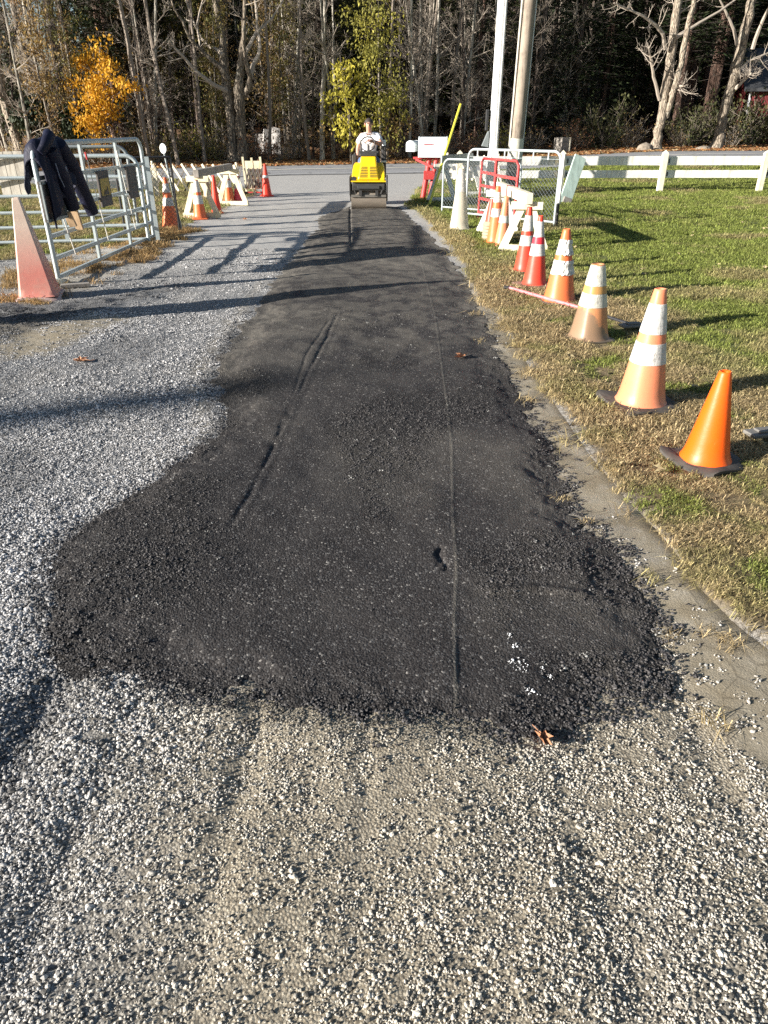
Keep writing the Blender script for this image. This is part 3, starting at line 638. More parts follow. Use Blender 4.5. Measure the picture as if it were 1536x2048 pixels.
def cone(p, h, rb, rt, body, collars, label, base=rubber, bw=None, sq=0.0, rz=.4, bt=.03, lean=(0, 0), cm=collar_m, ruffle=None, bsq=.85, group='traffic cones', basecurl=0, name='traffic_cone'):
    """collars: [(f0,f1,mat)] fractions of height"""
    t = empty(name, p, 0, label, 'cone', group, rot=(lean[0], lean[1], rz)); bw = bw or rb*1.32
    n = 40
    b = MB(); prof = [(bw, .0), (bw*1.0, bt*.7), (bw*.96, bt), (rb*1.02, bt*1.15)]
    b.lathe(prof, n, sq=bsq, cap=(True, True)); bo = b.build('base', base, t, True)
    if basecurl:
        for v in bo.data.vertices:
            r = hypot(v.co.x, v.co.y)/bw
            if r > .8: v.co.z += basecurl*(r-.8)*sin(3*atan2(v.co.y, v.co.x)+1)*2
    m = MB(); z0 = bt
    R = lambda f: rb+(rt-rb)*f
    pr = [(R(0)*1.10, z0), (R(0)*1.06, z0+.008), (R(0)*1.0, z0+.022)]+[(R(f), z0+(h-z0)*f) for f in (.1, .2, .3, .4, .5, .6, .7, .8, .9, .97)]+[(R(1)*1.0, h-.004), (R(1)*.86, h), (R(1)*.66, h-.004), (R(1)*.6, h-.07)]
    m.lathe(pr, n, sq=sq, cap=(False, True)); m.build('cone_body', body, t, True)
    for f0, f1, mm in collars:
        c = MB(); g = .0025; za, zb = z0+(h-z0)*f0, z0+(h-z0)*f1
        if ruffle:
            rs = random.Random(3); vs = []; k = 5
            for i in range(k+1):
                f = f0+(f1-f0)*i/k
                for j in range(n):
                    a = 2*pi*(j+.5)/n; o_ = g+(rs.uniform(0, .016) if -1.3 < a-2*pi*.95+ruffle < .6 or a < .5 else rs.uniform(0, .002))*(1 if i not in (2, 3) else .4)
                    vs.append(((R(f)+o_)*cos(a), (R(f)+o_)*sin(a), z0+(h-z0)*f+(rs.uniform(-.012, .004) if i == 0 else 0)))
            c.add(vs, [(i*n+j, i*n+(j+1) % n, (i+1)*n+(j+1) % n, (i+1)*n+j) for i in range(k) for j in range(n)])
        else:
            c.lathe([(R(f0), za), (R(f0)+g, za+.001), (R((f0+f1)/2)+g, (za+zb)/2), (R(f1)+g, zb-.001), (R(f1), zb)], n, sq=sq, cap=(False, False))
        c.build('collar', mm or cm, t, not ruffle)
    return t
def shade(c): return worn('cone_vinyl', c)
OR = mat_plastic('orange_vinyl', (.80, .17, .055), (.42, .2, .13), .3)
OR_F = mat_plastic('faded_orange_vinyl', (.78, .26, .13), (.42, .25, .17), .55, scuff=(.85, .55, .4))
OR_N = mat_plastic('bright_orange_vinyl', (.95, .12, .005), (.50, .13, .03), .4, scuff=(.9, .3, .1))
RED = mat_plastic('red_vinyl', (.80, .065, .035), (.4, .12, .08), .35)
PINK = mat_plastic('pink_red_vinyl', (.72, .075, .10), (.4, .12, .1), .3)
TAN = mat_plastic('muddy_orange_vinyl', (.62, .27, .12), (.40, .22, .12), .7, low=.16)
PALE = mat_plastic('chalky_pink_vinyl', (.66, .235, .185), (.52, .36, .28), .6, fade=((.70, .54, .43), .25, .72))
CREAM = mat_plastic('cream_vinyl', (.62, .56, .44), (.36, .30, .22), .5)
BAND = mat_plastic('mustard_band', (.55, .30, .10), (.3, .2, .1), .3); BRED = mat_plastic('red_band', (.72, .04, .06), (.4, .1, .1), .2)
# right-hand row, nearest first
cone(G(1408, 926), .50, .122, .030, OR_N, [], 'plain bright orange cone without bands, nearest of the row on the grass', bw=.195, rz=.5, bt=.022, bsq=1.0, basecurl=.05, lean=(0, .0))
cone(G(1279, 812), .735, .148, .035, OR_F, [(.37, .55, collar_m), (.63, .88, collar_m)], 'large faded orange cone with two white bands, second from the camera on the grass', bw=.235, rz=.25, sq=.12, bt=.03, bsq=1.0, basecurl=.03)
cone(G(1176, 680), .61, .155, .052, TAN, [(.44, .62, collar_old), (.62, .72, BAND), (.72, .985, collar_old)], 'muddy tan cone with cream bands and an open top beside the pink rod', rz=.3, sq=.25, bw=.19, base=worn('dirty_rubber', (.10, .08, .06), (.2, .16, .11)), bt=.02)
cone(G(1117, 606), .70, .158, .036, OR, [(.39, .58, None), (.66, .86, None)], 'orange cone whose two white sleeves are torn and ruffled', rz=.2, ruffle=.5, bt=.02, base=worn('grey_rubber', (.16, .15, .13), (.3, .27, .22)))
cone(G(1068, 575), .735, .130, .026, RED, [(.43, .60, None), (.60, .70, BRED), (.70, .92, None)], 'scuffed red cone with a pink top, just right of the glossy red cone', rz=.4, bt=.03, base=worn('muddy_base', (.25, .14, .10), (.3, .24, .18)), bw=.22)
cone(G(1048, 544), .74, .125, .030, RED, [(.40, .56, None), (.63, .87, None)], 'glossy red cone with two clean white bands in front of the pale sawhorse', rz=.1, bt=.02, base=worn('muddy_base', (.25, .18, .12), (.3, .24, .18)), bw=.19)
cone(G(989, 487), .80, .125, .036, OR, [(.46, .61, None), (.72, .90, None)], 'orange cone with two white bands standing under the pale sawhorse', rz=.2, bt=.02, base=OR)
# stack of cone bases behind it and a leaning cone
t = empty('cone_stack', G(980, 482), .2, 'leaning stack of dirty tan cones behind the banded orange cone', 'cone stack')
m_tan = worn('dirty_tan_vinyl', (.48, .36, .24), (.28, .2, .13), 14, .6, .7)
for i in range(6):
    b = MB(); b.lathe([(.13, .045*i), (.135, .045*i+.01), (.12, .045*i+.035), (.10, .045*i+.06)], 24, sq=.3); b.build('nested_cone', m_tan, t, True)
b = MB(); b.lathe([(.10, .26), (.06, .52), (.045, .60)], 24); b.build('top_cone', RED, t, True)
cone(G(1003, 491), .68, .11, .032, OR_F, [(.45, .60, None)], 'slim faded orange cone half hidden by the pale sawhorse leg', rz=.1, lean=(0, .03), bt=.02, base=OR_F)
cone(G(918, 461), .96, .165, .045, CREAM, [(.62, .97, mat_collar('dull_white_sleeve', (.70, .66, .60)))], 'tall cream-white weathered cone on the grass before the chain-link panels', bw=.22, sq=.35, rz=.2, base=worn('cream_base', (.5, .46, .36)))
# left side
lc = cone(G(83, 597), .96, .195, .034, PALE, [], 'tall chalky pink square-sided cone beside the end of the farm gate', bw=.235, sq=1.0, rz=radians(14), bt=.03, base=worn('pink_base', (.62, .45, .40), (.45, .3, .25), 8), lean=(0, -.03), bsq=1.0, basecurl=.05)
t = empty('shadow_caster', (-4.75, 5.95, 0), 0, 'tall added shadow canvas flag on a stake just outside the left edge', 'flag'); m = MB(); m.tube([(0, 0, -.05), (0, 0, 1.95)], .02, 8); m.build('stake', grey_wood, t); m = MB(); m.lathe([(.04, .30), (.14, .40), (.22, .75), (.22, 1.0), (.16, 1.35), (.09, 1.65), (.03, 1.93)], 14); m.build('caster', worn('caster', (.5, .45, .36)), t, True)  # unseen tapered shape added off-frame to cast the long shadow over the driveway
cone(G(343, 457), .80, .145, .030, OR, [(.43, .60, None), (.70, .88, None)], 'orange cone with grubby white bands beside the leaning reflector post', rz=.3, base=OR, bt=.02)
cone(G(401, 440), .68, .125, .036, OR, [(.37, .60, None), (.68, .98, mat_collar('dull_white_sleeve', (.70, .66, .60)))], 'orange cone with a white top in front of the left sawhorse', rz=.2, base=OR, bt=.02)
cone(G(434, 426), .70, .10, .03, RED, [], 'slim plain red cone behind the leg of the left sawhorse', base=RED, bt=.02)
cone(G(459, 405), .68, .125, .035, OR, [(.45, .68, None), (.72, .95, None)], 'white-topped orange cone under the back frame of the left sawhorse', base=OR, bt=.02)
cone(G(478, 404), .55, .12, .04, PINK, [(.50, .92, collar_old)], 'faded pink cone under the back frame of the left sawhorse', base=OR, bt=.02)
cone(G(416, 399), .52, .10, .05, m_tan, [], 'dull tan cone behind the plank of the left sawhorse', base=m_tan, bt=.02)
cone(G(534, 393), .74, .125, .028, RED, [(.55, .64, None)], 'worn red cone right of the folded lattice barrier', base=RED, bt=.02, sq=.3)

# ---- sawhorse barricades : two A-frames + plank
def aframe(t, c, ax, h, w, mat, d=.105, side=None, foot=True, capw=None):
    """A-frame at c, spread along unit vector ax"""
    c = Vector(c); ax = Vector(ax); pr = Vector((0, 0, 1)).cross(ax)
    for s in (-1, 1):
        m = MB(); m.beam(c+ax*(s*w/2), c+ax*(s*.06)+Vector((0, 0, h-.06)), d, .035, up=pr); m.build('leg', mat, t, bevel=.003)
    if foot:
        m = MB(); m.beam(c-ax*(w/2+.03)+pr*-.035+Vector((0, 0, .045)), c+ax*(w/2+.03)+pr*-.035+Vector((0, 0, .045)), .035, .085); m.build('foot_brace', mat, t, bevel=.003)
    m = MB(); cw = capw or .44; m.beam(c-ax*cw/2+pr*-.037+Vector((0, 0, h-.055)), c+ax*cw/2+pr*-.037+Vector((0, 0, h-.055)), .038, .10); m.build('cap', mat, t, bevel=.003)
def sawhorse(A, B, h, w, label, mats, plank=(.04, .18), ext=.15, ax=None, strap=None, group='sawhorse barricades', wB=None):
    A = Vector(A); B = Vector(B); t = empty('sawhorse', A, 0, label, 'sawhorse', group); o = Vector((0, 0, 0)); D = B-A
    dr = D.normalized(); ax = Vector(ax) if ax else Vector((dr.y, -dr.x, 0)).normalized()
    aframe(t, o, ax, h, w, mats[0]); aframe(t, D, ax, h, wB or w, mats[1])
    m = MB(); z = h+plank[1]/2-.03; up = Vector((0, 0, 1)); m.beam(o-dr*ext+up*z, D+dr*ext+up*z, plank[0], plank[1]); m.build('plank', mats[2], t, bevel=.003)
    if strap:
        s = MB(); p = o+D*strap+up*z; s.beam(p-dr*.035, p+dr*.035, plank[0]+.01, plank[1]+.012); s.build('strap', worn('red_strap', (.35, .07, .08)), t)
    return t
yl_wood = wood('yellowed_lumber', (.76, .69, .49), (.56, .45, .28), scale=14)
a = G(1040, 501); b = G(1000, 470); b = a+Vector((b.x-a.x-.25, b.y-a.y, 0))
sawhorse(G(1046, 503), G(994, 466), .66, .62, 'pale new-lumber sawhorse with a red strap on the right-hand grass', (new_wood, white_wood, new_wood), plank=(.09, .14), ext=.12, ax=(.98, -.18, 0), strap=.62)
sawhorse(G(883, 404), G(938, 392), .80, .66, 'white sawhorse with a grey plank behind the small chain-link panel', (white_wood, white_wood, galv_dark), plank=(.04, .2), ext=.1, ax=(.97, .2, 0))
sawhorse(G(405, 438), G(466, 412), .74, .66, 'pale sawhorse with a grey plank left of the driveway', (yl_wood, yl_wood, grey_wood), plank=(.10, .13), ext=.10, ax=(.99, -.1, 0))

# ---- farm gates
def arc(c, r, a0, a1, n=6): return [(c[0]+r*cos(lerp(a0, a1, i/n)), c[1]+r*sin(lerp(a0, a1, i/n))) for i in range(n+1)]
def gate(name, A, B, h, rails, uprights, label, r=.024, post_r=.027, mat=galv, cat='gate', corner=.16, sq=False, z0=.06, flat=None, endpost=True):
    A = Vector(A); B = Vector(B); L = (B-A).length; ang = atan2(B.y-A.y, B.x-A.x); t = empty(name, A, ang, label, cat); dz = (B.z-A.z)/L
    pts = [(0, z0)]+[(0, h-corner)]+[(corner+corner*cos(q), h-corner+corner*sin(q)) for q in [pi-pi/2*i/5 for i in range(1, 6)]]+[(L-corner+corner*cos(q), h-corner+corner*sin(q)) for q in [pi/2-pi/2*i/5 for i in range(0, 6)]]+[(L, z0)]
    m = MB(); m.tube([(x, 0, z+dz*x) for x, z in pts], post_r, 10); m.build('outer_frame', mat, t, True)
    for z in rails:
        m = MB()
        if sq: m.beam((post_r*.5, 0, z), (L-post_r*.5, 0, z+dz*L), .035, .04)
        else: m.tube([(post_r*.3, 0, z), (L-post_r*.3, 0, z+dz*L)], r, 8)
        m.build('rail', mat, t, not sq)
    for x in uprights:
        m = MB(); m.beam((x, -.0, z0+.02), (x, -.0, h-.01), .030, .058, up=(1, 0, 0)); m.build('upright', mat, t)
    return t
GA = G(120, 571); GB = G(309, 482); hA = H(56, 288, GA)
gA = gate('farm_gate', GA, GB, hA, (.07, .27, .50, .76, 1.08), (1.0, 1.0+.95) if 0 else ((GB-GA).length*.36, (GB-GA).length*.70), 'tube farm gate running away beside the driveway with a jacket over its near end', sq=True)
print('gate', GA, GB, hA)
b = MB(); b.lathe([(.11, 0), (.115, .02), (.09, .035)], 20); o = b.build('foot_plate', worn('grey_plate', (.3, .32, .3)), gA, True)
b = MB(); b.tube([((GB-GA).length*.82, .0, .03), ((GB-GA).length*.84, .0, -.06)], .012, 6); b.build('prop_pin', black_metal, gA)
blk = MB(); blk.box((0, 0, .018), (.30, .09, .036)); o = blk.build('wood_block', grey_wood, bevel=.003); o.location = G(152, 577)+Vector((0, 0, .0)); o.rotation_euler = (0, 0, .35); tag(o, 'short wooden board end lying at the foot of the near gate post', 'wood block')
G2A = G(-150, 500); G2B = G(299, 489)
gate('farm_gate', G2A, G2B, H(240, 308, G2B)-.02, (.06, .26, .46, .68, .92), (2.0, 3.3), 'silver tube farm gate standing square behind the first gate', r=.024, mat=galv, z0=.03)
# third gate behind, with curved end between the boards
G3A = G(150, 466); G3B = G(278, 462)
gate('farm_gate', G3A, G3B, H(250, 293, G3B), (.25, .55, .85), (.9,), 'shorter gate leaf seen through the first gate, nearest the chain-link panel', r=.022, mat=galv_dark, z0=.05)
# weathered plank board behind gate 2
d2 = (G2B-G2A).normalized(); p0 = G2A+d2*((G2B-G2A).length*0.46)
def on2(px): 
    t_ = 0.0; best = None
    for i in range(400):
        q = G2A.lerp(G2B, i/399.0); d = pray(px, 420); e = abs(q.x/q.y-d[0]/d[1])
        if best is None or e < best[0]: best = (e, q.copy())
    return best[1]
q = on2(28); zt = H(28, 304, q); zb = H(28, 397, q)
t = empty('hanging_boards', q+Vector((.06, .07, zb)), .0, 'weathered grey board panel of three planks hung behind the square gate', 'board')
for i in range(3):
    m = MB(); m.box((-.13+i*.135, i*.002, (zt-zb)/2), (.131, .025, zt-zb+.01*i)); m.build('plank', wood('panel_wood', (.46, .42, .35), (.2, .17, .13), scale=26), t, bevel=.003)
# a leaning post seen through gate, green meter base far left
def ongA(f, z, off=0.0):
    d = (GB-GA); L = d.length; n_ = Vector((d.y, -d.x, 0)).normalized(); p = GA+d*f+n_*off; return Vector((p.x, p.y, GA.z+z))
angA = atan2(GB.y-GA.y, GB.x-GA.x); nA = Vector((sin(angA), -cos(angA), 0))
def boardA(f, z0, z1, w, name, mat, label, cat, off=.045, th=.025, tilt=0):
    t = empty(name, ongA(f, z0, off), angA, label, cat); m = MB(); m.box((0, 0, (z1-z0)/2), (w, th, z1-z0)); m.build('board', mat, t, bevel=.004); return t
def fA(px, z=.8):
    best = None
    for i in range(300):
        q = GA.lerp(GB, i/299.0); d = pray(px, 1024-FPX*tan(TH-atan((CAMH-z)/q.y))); u = q.x/ (q.y*cos(TH)+(CAMH-z)*sin(TH))*FPX+768; e = abs(u-px)
        if best is None or e < best[0]: best = (e, i/299.0)
    return best[1]
# sign board 1 (red lettering, half under the jacket)
f1 = fA(97, .85); q = ongA(f1, 0); zt, zb = H(90, 360, q), H(110, 440, q); print('b1', f1, zt, zb)
t = boardA(f1, zb, zt, .52, 'sign_board', dark_wood, 'dark framed sign board with a faded red notice under the hanging jacket', 'sign board', off=.05)
hh = zt-zb; m = MB()
for (x0, x1, z0, z1) in ((-.26, -.235, 0, hh), (.235, .26, 0, hh), (-.26, .26, hh-.03, hh), (-.26, .26, .0, .03)): m.box(((x0+x1)/2, -.022, (z0+z1)/2), (x1-x0, .018, z1-z0))
m.build('frame', galv_dark, t)
m = MB(); m.box((0, -.016, hh*.42), (.36, .004, hh*.42)); nb = m.build('notice', worn('faded_notice', (.22, .13, .11), (.14, .09, .08), 30, .6, .8), t)
m = MB(); m.box((.07, -.0195, hh*.44), (.14, .003, hh*.26)); m.build('notice_stamp', worn('red_print', (.25, .03, .03), (.12, .05, .04), 60, .9, .8), nb)
# board 2, yellow sticker
f2 = fA(206, .75); q = ongA(f2, 0); zt, zb = H(200, 341, q), H(215, 412, q)
t = boardA(f2, zb, zt, .24*1.55, 'sign_board', dark_wood, 'dark weathered board with a yellow warning sticker on the first gate', 'sign board')
hh = zt-zb; m = MB(); m.box((0, -.015, hh*.55), (.20*1.5, .004, hh*.48)); nb = m.build('sticker', worn('yellow_sticker', (.50, .36, .06), (.30, .22, .12), 22, .7, .7), t)
m = MB(); m.prism([(-.09, hh*.33), (.10, hh*.33), (.08, hh*.42), (.055, hh*.56), (.02, hh*.45), (-.02, hh*.42), (-.03, hh*.48), (-.07, hh*.40)], -.021, -.0175); m.build('sticker_figure', black_metal, nb)
for zz_ in (.8, .28): m = MB(); m.box((0, -.017, hh*zz_), (.3, .006, .012)); m.build('batten', dark_wood, t)
f3 = fA(261, .75); q = ongA(f3, 0); zt, zb = H(258, 332, q), H(268, 396, q)
t = boardA(f3, zb, zt, .24*1.6, 'wood_board', dark_wood, 'blank dark grey board near the far end of the first gate', 'board'); m = MB(); m.box((.0, -.016, .4*(zt-zb)), (.3, .006, .012)); m.build('batten', dark_wood, t)
f4 = fA(127, 1.2); q = ongA(f4, 0); zt, zb = H(122, 291, q), H(134, 342, q)
o = boardA(f4, zb, zt, .36, 'notice_panel', white_paint, 'plain pale panel on the gate partly behind the jacket', 'panel', off=-.04, th=.008)
# marker stakes leaning on the gate
def stake(p, q, r, mat, label, tip=None, name='marker_stake', group='thin white marker stakes at the gate'):
    t = empty(name, p, 0, label, 'stake', group); v = Vector(q)-Vector(p); m = MB(); m.tube([(0, 0, 0), v], r, 6); m.build('rod', mat, t, True)
    if tip: 
        m = MB(); a = v*.93; m.tube([a, v*1.01], r*2.2, 6); m.build('reflector', tip, t, True)
    return t
off = -.07
def sA(px, py, z): 
    f = fA(px, z); return ongA(f, z, .05)
fib = worn('white_fibreglass', (.78, .74, .66), (.6, .5, .4), 20, .3, .5)
for (tx, ty, bx, by, tip, lab) in ((161, 306, 206, 480, red_paint, 'thin white stake with a red tip leaning on the first gate'), (224, 303, 261, 458, fib, 'thin white stake between the two far gate boards'), (117, 436, 140, 510, None, 'short thin stake below the framed sign board')):
    f_t = fA(tx, 1.3 if ty < 400 else .65); qt = ongA(f_t, 0, .06); f_b = fA(bx, .15); qb = ongA(f_b, 0, .10)
    stake(qb+Vector((0, 0, max(.0, H(bx, by, qb)))), qt+Vector((0, 0, H(tx, ty, qt))), .006, fib, lab, tip)
# two split wood stakes hanging by the jacket
tw = empty('wood_stake', ongA(fA(140, .6), .0, .07), angA, 'pair of bare wooden stakes hanging below the jacket', 'stake'); q = ongA(fA(140, .6), 0, .07)
zt, zb = H(140, 388, q), H(150, 460, q)
for dx, a_, b_ in ((0, zt, zb), (-.16, H(128, 420, q), H(138, 450, q))):
    m = MB(); m.beam((dx-.04, 0, a_), (dx+.03, -.02, b_), .085, .03, up=(1, 0, 0)); m.build('slat', wood('stake_wood', (.50, .34, .2), (.25, .16, .09)), tw, bevel=.004)
# ---- jacket over the near end of the gate
def jacket():
    n = NT('navy_cloth'); c = n.coord(); f = n.noise(c, 7, 5, .6, 1.0); f2 = n.noise(c, 300, 2)
    col = n.mix(f, (.001, .0013, .005), (.005, .007, .036)); mt = n.fin(col, .6, n.bump(n.math('ADD', f, n.math('MULTIPLY', f2, .05)), .02), spec=.35)
    t = empty('jacket', ongA(0, 0, 0), angA, 'dark navy jacket draped over the near end of the first gate', 'jacket')
    L0, L1 = -.025, .66; top = hA+.035; nu, nv = 44, 46; vs = []
    for i in range(nu+1):
        u = i/nu; x = lerp(L0, L1, u)
        zt_ = top-.0 if x > .16 else top-(.16-math.sqrt(max(0, .16**2-(.16-max(x, 0))**2)))*1.0-max(0, -x)*1.5
        for j in range(nv+1):
            v = j/nv*2-1; s = abs(v)
            ln = (.62+.10*sin(u*5+1)-.05*u) if v < 0 else (.34+.06*sin(u*7))
            w_ = .035+.055*min(1, s*5)+.045*s+.022*sin(u*19+s*4)*s+.014*sin(u*41+2+s*7)*s
            drop = max(0, s-.06)*ln; zc = zt_-drop+.02*math.sqrt(max(0, 1-min(1, s*6)))+.012*sin(u*14+v*3)
            vs.append((x+.03*sin(s*6+u*4)*s, (-w_ if v < 0 else w_)*(1 if s > .001 else 0)*min(1, s*9), zc))
    m = MB(); m.add(vs, [(i*(nv+1)+j, (i+1)*(nv+1)+j, (i+1)*(nv+1)+j+1, i*(nv+1)+j+1) for i in range(nu) for j in range(nv)])
    o = m.build('jacket_body', mt, t, True); sd = o.modifiers.new('thick', 'SOLIDIFY'); sd.thickness = .012
    m = MB(); P_ = [(.50, -.08, top-.05), (.66, -.10, top-.25), (.80, -.11, top-.48), (.93, -.13, top-.72), (.96, -.14, top-.80)]
    m.tube(P_, [.085, .095, .085, .075, .07], 14); so_ = m.build('sleeve', mt, t, True)
    m = MB(); P_ = [(.20, -.10, top-.1), (.30, -.13, top-.35), (.40, -.13, top-.58), (.44, -.14, top-.70)]
    m.tube(P_, [.08, .09, .08, .07], 14); m.build('sleeve', mt, t, True)
    m = MB(); m.tube([(.03, -.07, top-.12), (.08, -.11, top-.06), (.14, -.12, top-.01), (.22, -.12, top+.035), (.36, -.05, top+.05), (.5, .01, top+.03), (.6, .05, top-.03)], [.04, .05, .055, .06, .055, .045, .03], 12); m.build('collar', mt, t, True)
    lin = worn('grey_lining', (.22, .25, .32), (.12, .13, .17)); m = MB(); m.tube([(.14, -.165, top-.22), (.17, -.17, top-.36), (.24, -.17, top-.46)], .006, 5); m.tube([(.28, -.2, top-.26), (.33, -.2, top-.44)], [.016, .008], 6); m.build('zip', lin, t)
jacket()
# ---- chain-link
def mat_wire(): return worn('chain_wire', (.42, .45, .46), (.3, .32, .32), 20, .4, .45, .0002, .5)
wire = mat_wire(); wire_blk = worn('black_chain_wire', (.06, .065, .06), (.1, .1, .1), 20, .4, .6, .0002, .2)
def mesh_links(t, L, z0, z1, mat, r=.0028, pitch=.075, dz=0, name='chain_mesh', zf=None):
    m = MB(); h = z1-z0; k = int((L+h)/pitch)
    for i in range(-int(h/pitch)-1, int(L/pitch)+2):
        for s in (1, -1):
            x0 = i*pitch; x1 = x0+h; a0, a1 = x0, x1
            ca, cb = max(a0, 0), min(a1, L)
            if cb-ca < .01: continue
            za, zb = z0+(ca-x0), z0+(cb-x0)
            if s < 0: za, zb = z1-(ca-x0), z1-(cb-x0)
            m.tube([(ca, .002*s, za+dz*ca/L), (cb, .002*s, zb+dz*cb/L)], r, 3, cap=False)
    return m.build(name, mat, t)
def chain_panel(A, B, h, label, mat=galv, r=.02, corner=.14, legs=0.0, posts=None, ties=0, z0=.12, wm=wire):
    A = Vector(A); B = Vector(B); L = (B-A).length; ang = atan2(B.y-A.y, B.x-A.x); t = empty('chain_link_panel', A, ang, label, 'gate', 'chain-link panels')
    pts = [(0, 0)]+[(corner+corner*cos(q), h-corner+corner*sin(q)) for q in [pi-pi/2*i/5 for i in range(0, 6)]]+[(L-corner+corner*cos(q), h-corner+corner*sin(q)) for q in [pi/2-pi/2*i/5 for i in range(0, 6)]]+[(L, 0)]
    m = MB(); m.tube([(x, 0, z) for x, z in pts], r, 8); m.build('frame', mat, t, True)
    m = MB(); m.tube([(r, 0, z0), (L-r, 0, z0)], r*.8, 6); m.build('bottom_rail', mat, t, True)
    mesh_links(t, L, z0, h-.05-.12*(ties > 0), wm)
    if ties:
        m = MB(); m.tube([(0, 0, h-.12), (L, 0, h-.12)], .004, 4); m.build('tension_wire', mat, t)
        for i in range(ties):
            m = MB(); x = L*(i+.7)/(ties+.5); m.tube([(x, -.005, h+.0), (x, -.005, h-.13)], .012, 6); m.build('tie', white_paint, t)
    return t
PA = G(884, 425); PB = G(1034, 438)
chain_panel(PA, PB, H(893, 318, PA), 'small chain-link panel behind the cream cone and the red frame', z0=.1)
QA = G(931, 437); QB = G(1107, 456); hq = H(955, 297, QA)
big = chain_panel(QA, QB, H(1125, 303, QB), 'wide chain-link gate panel with round top corners in front of the poles', r=.022, ties=6, z0=.08)
L_ = (QB-QA).length
m = MB(); hp = H(1128, 310, QB); m.tube([(L_+.05, .0, .38), (L_+.06, .0, hp+.02)], .032, 8); m.build('painted_post', white_wood, big, True)
m = MB(); m.tube([(L_+.05, 0, -.02), (L_+.05, 0, .38)], .022, 8); m.build('post_foot', black_metal, big, True)
# red frame
def red_frame():
    A = G(956, 437); B = G(1026, 452); B = A.lerp(B, 1.0); L = (B-A).length; t = empty('red_gate', A, atan2(B.y-A.y, B.x-A.x), 'bright red tube frame with rungs leaning behind the pale sawhorse', 'frame'); h = H(974, 317, A)
    m = MB(); m.tube([(0, 0, 0), (0, .02, h-.05), (.05, .02, h), (L-.08, .02, h), (L, .02, h-.07), (L, 0, 0)], .024, 8); m.build('outer_frame', red_paint, t, True)
    m = MB(); m.beam((L*.42, .01, 0), (L*.42, .01, h), .05, .035); m.build('centre_post', red_paint, t)
    for z in (.12, .36, .58, .80):
        m = MB(); m.beam((0.02, 0, h*z-.02), (L*.42, .0, h*z-.035), .025, .045); m.build('rung', red_paint, t)
    m = MB(); m.beam((L*.42, 0, h*.78-.03), (L, .0, h*.78-.05), .025, .045); m.build('rung', red_paint, t)
    for z in (.3, .55, .72):
        m = MB(); m.lathe([(.018, -.03), (.03, -.028), (.03, .028), (.018, .03)], 8, c=(L, .01, h*z)); m.build('knuckle', red_paint, t)
red_frame()
# left chain-link corner + reflector post
SP = G(364, 467); CA = G(306, 470); zt = H(328, 308, SP)
t = chain_panel(G(252, 473), SP+Vector((-.03, -.02, 0)), H(300, 314, G(306, 470)), 'dark low chain-link panel beside the far end of the first gate', mat=black_metal, r=.017, corner=.03, z0=.02, wm=wire_blk)
t = empty('reflector_post', SP, 0, 'thin leaning post topped with a round white reflector', 'post'); tp = W(328, 304, SP.y)-SP
m = MB(); m.tube([(0, 0, 0), tp], .016, 6); m.build('post', galv_dark, t, True)
m = MB(); m.lathe([(.001, -.006), (.058, -.006), (.06, 0), (.058, .006), (.001, .006)], 20); o = m.build('reflector', white_paint, t); o.location = tp+Vector((-.0, -.03, .05)); o.rotation_euler = (pi/2, 0, -.3); o.scale = (1, 1.25, 1)
m = MB(); m.tube([tp*.02+Vector((.02, -.01, 0)), tp*.6+Vector((.015, -.012, 0))], .005, 5); m.build('wire', wire, t)

# ---- white plank fences
def plank_fence(pts, h, rails, label, over=(0, 0), pw=.14, group='white plank fences', blocks=True):
    pts = [Vector(p) for p in pts]; t = empty('plank_fence', pts[0], 0, label, 'fence', group); o0 = pts[0]
    for i, p in enumerate(pts):
        q = p-o0; m = MB(); R = Matrix.Rotation(.05, 3, 'Z'); m.box((q.x, q.y, q.z+(h-.04)/2-.05), (pw, pw*.8, h-.04+.1), R)
        vs = [R @ Vector((a*pw/2, b*pw*.4, 0))+Vector((q.x, q.y, q.z+h-.04)) for a, b in ((-1, -1), (1, -1), (1, 1), (-1, 1))]+[Vector((q.x, q.y, q.z+h+.04))]
        m.add(vs, [(0, 1, 4), (1, 2, 4), (2, 3, 4), (3, 0, 4)]); m.build('post', post_wood, t)
    for i in range(len(pts)-1):
        a, b = pts[i]-o0, pts[i+1]-o0; d = (b-a).normalized()
        if i == 0: a = a-d*over[0]
        if i == len(pts)-2: b = b+d*over[1]
        for z, w_ in rails:
            m = MB(); m.beam(a+d*.0+Vector((0, .085, z)), b-d*.012+Vector((0, .085, z)), .03, w_); m.build('rail', white_wood, t)
            if blocks:
                m = MB(); c_ = b+Vector((-.12, .06, z-.0)); m.box(c_, (.12, .03, w_*.55)); m.build('splice_block', post_wood, t)
                m = MB(); m.box(a+Vector((.16, .065, z)), (.025, .016, w_*.5)); m.build('bracket', black_metal, t)
    return t
f0 = G(1318, 385); sp = 2.72
dirf = (G(1526, 388)-f0).normalized(); dirf.z = 0; dirf = Vector((1, .03, 0)).normalized()
# the white plank fence along the road, beyond the poles
fz = [f0+dirf*(sp*k) for k in range(-2, 6)]
plank_fence(fz, .98, ((.76, .215), (.44, .185)), 'long white two-rail plank fence between the right lawn and the road', over=(.4, 0))
lf = [G(120, 405), G(316, 396)]
lf = [lf[1]+(lf[0]-lf[1]).normalized()*(2.4*k) for k in (1, 0)]
plank_fence(lf, .72, ((.60, .17), (.33, .17)), 'short white plank fence section behind the left gates', pw=.10, blocks=False)
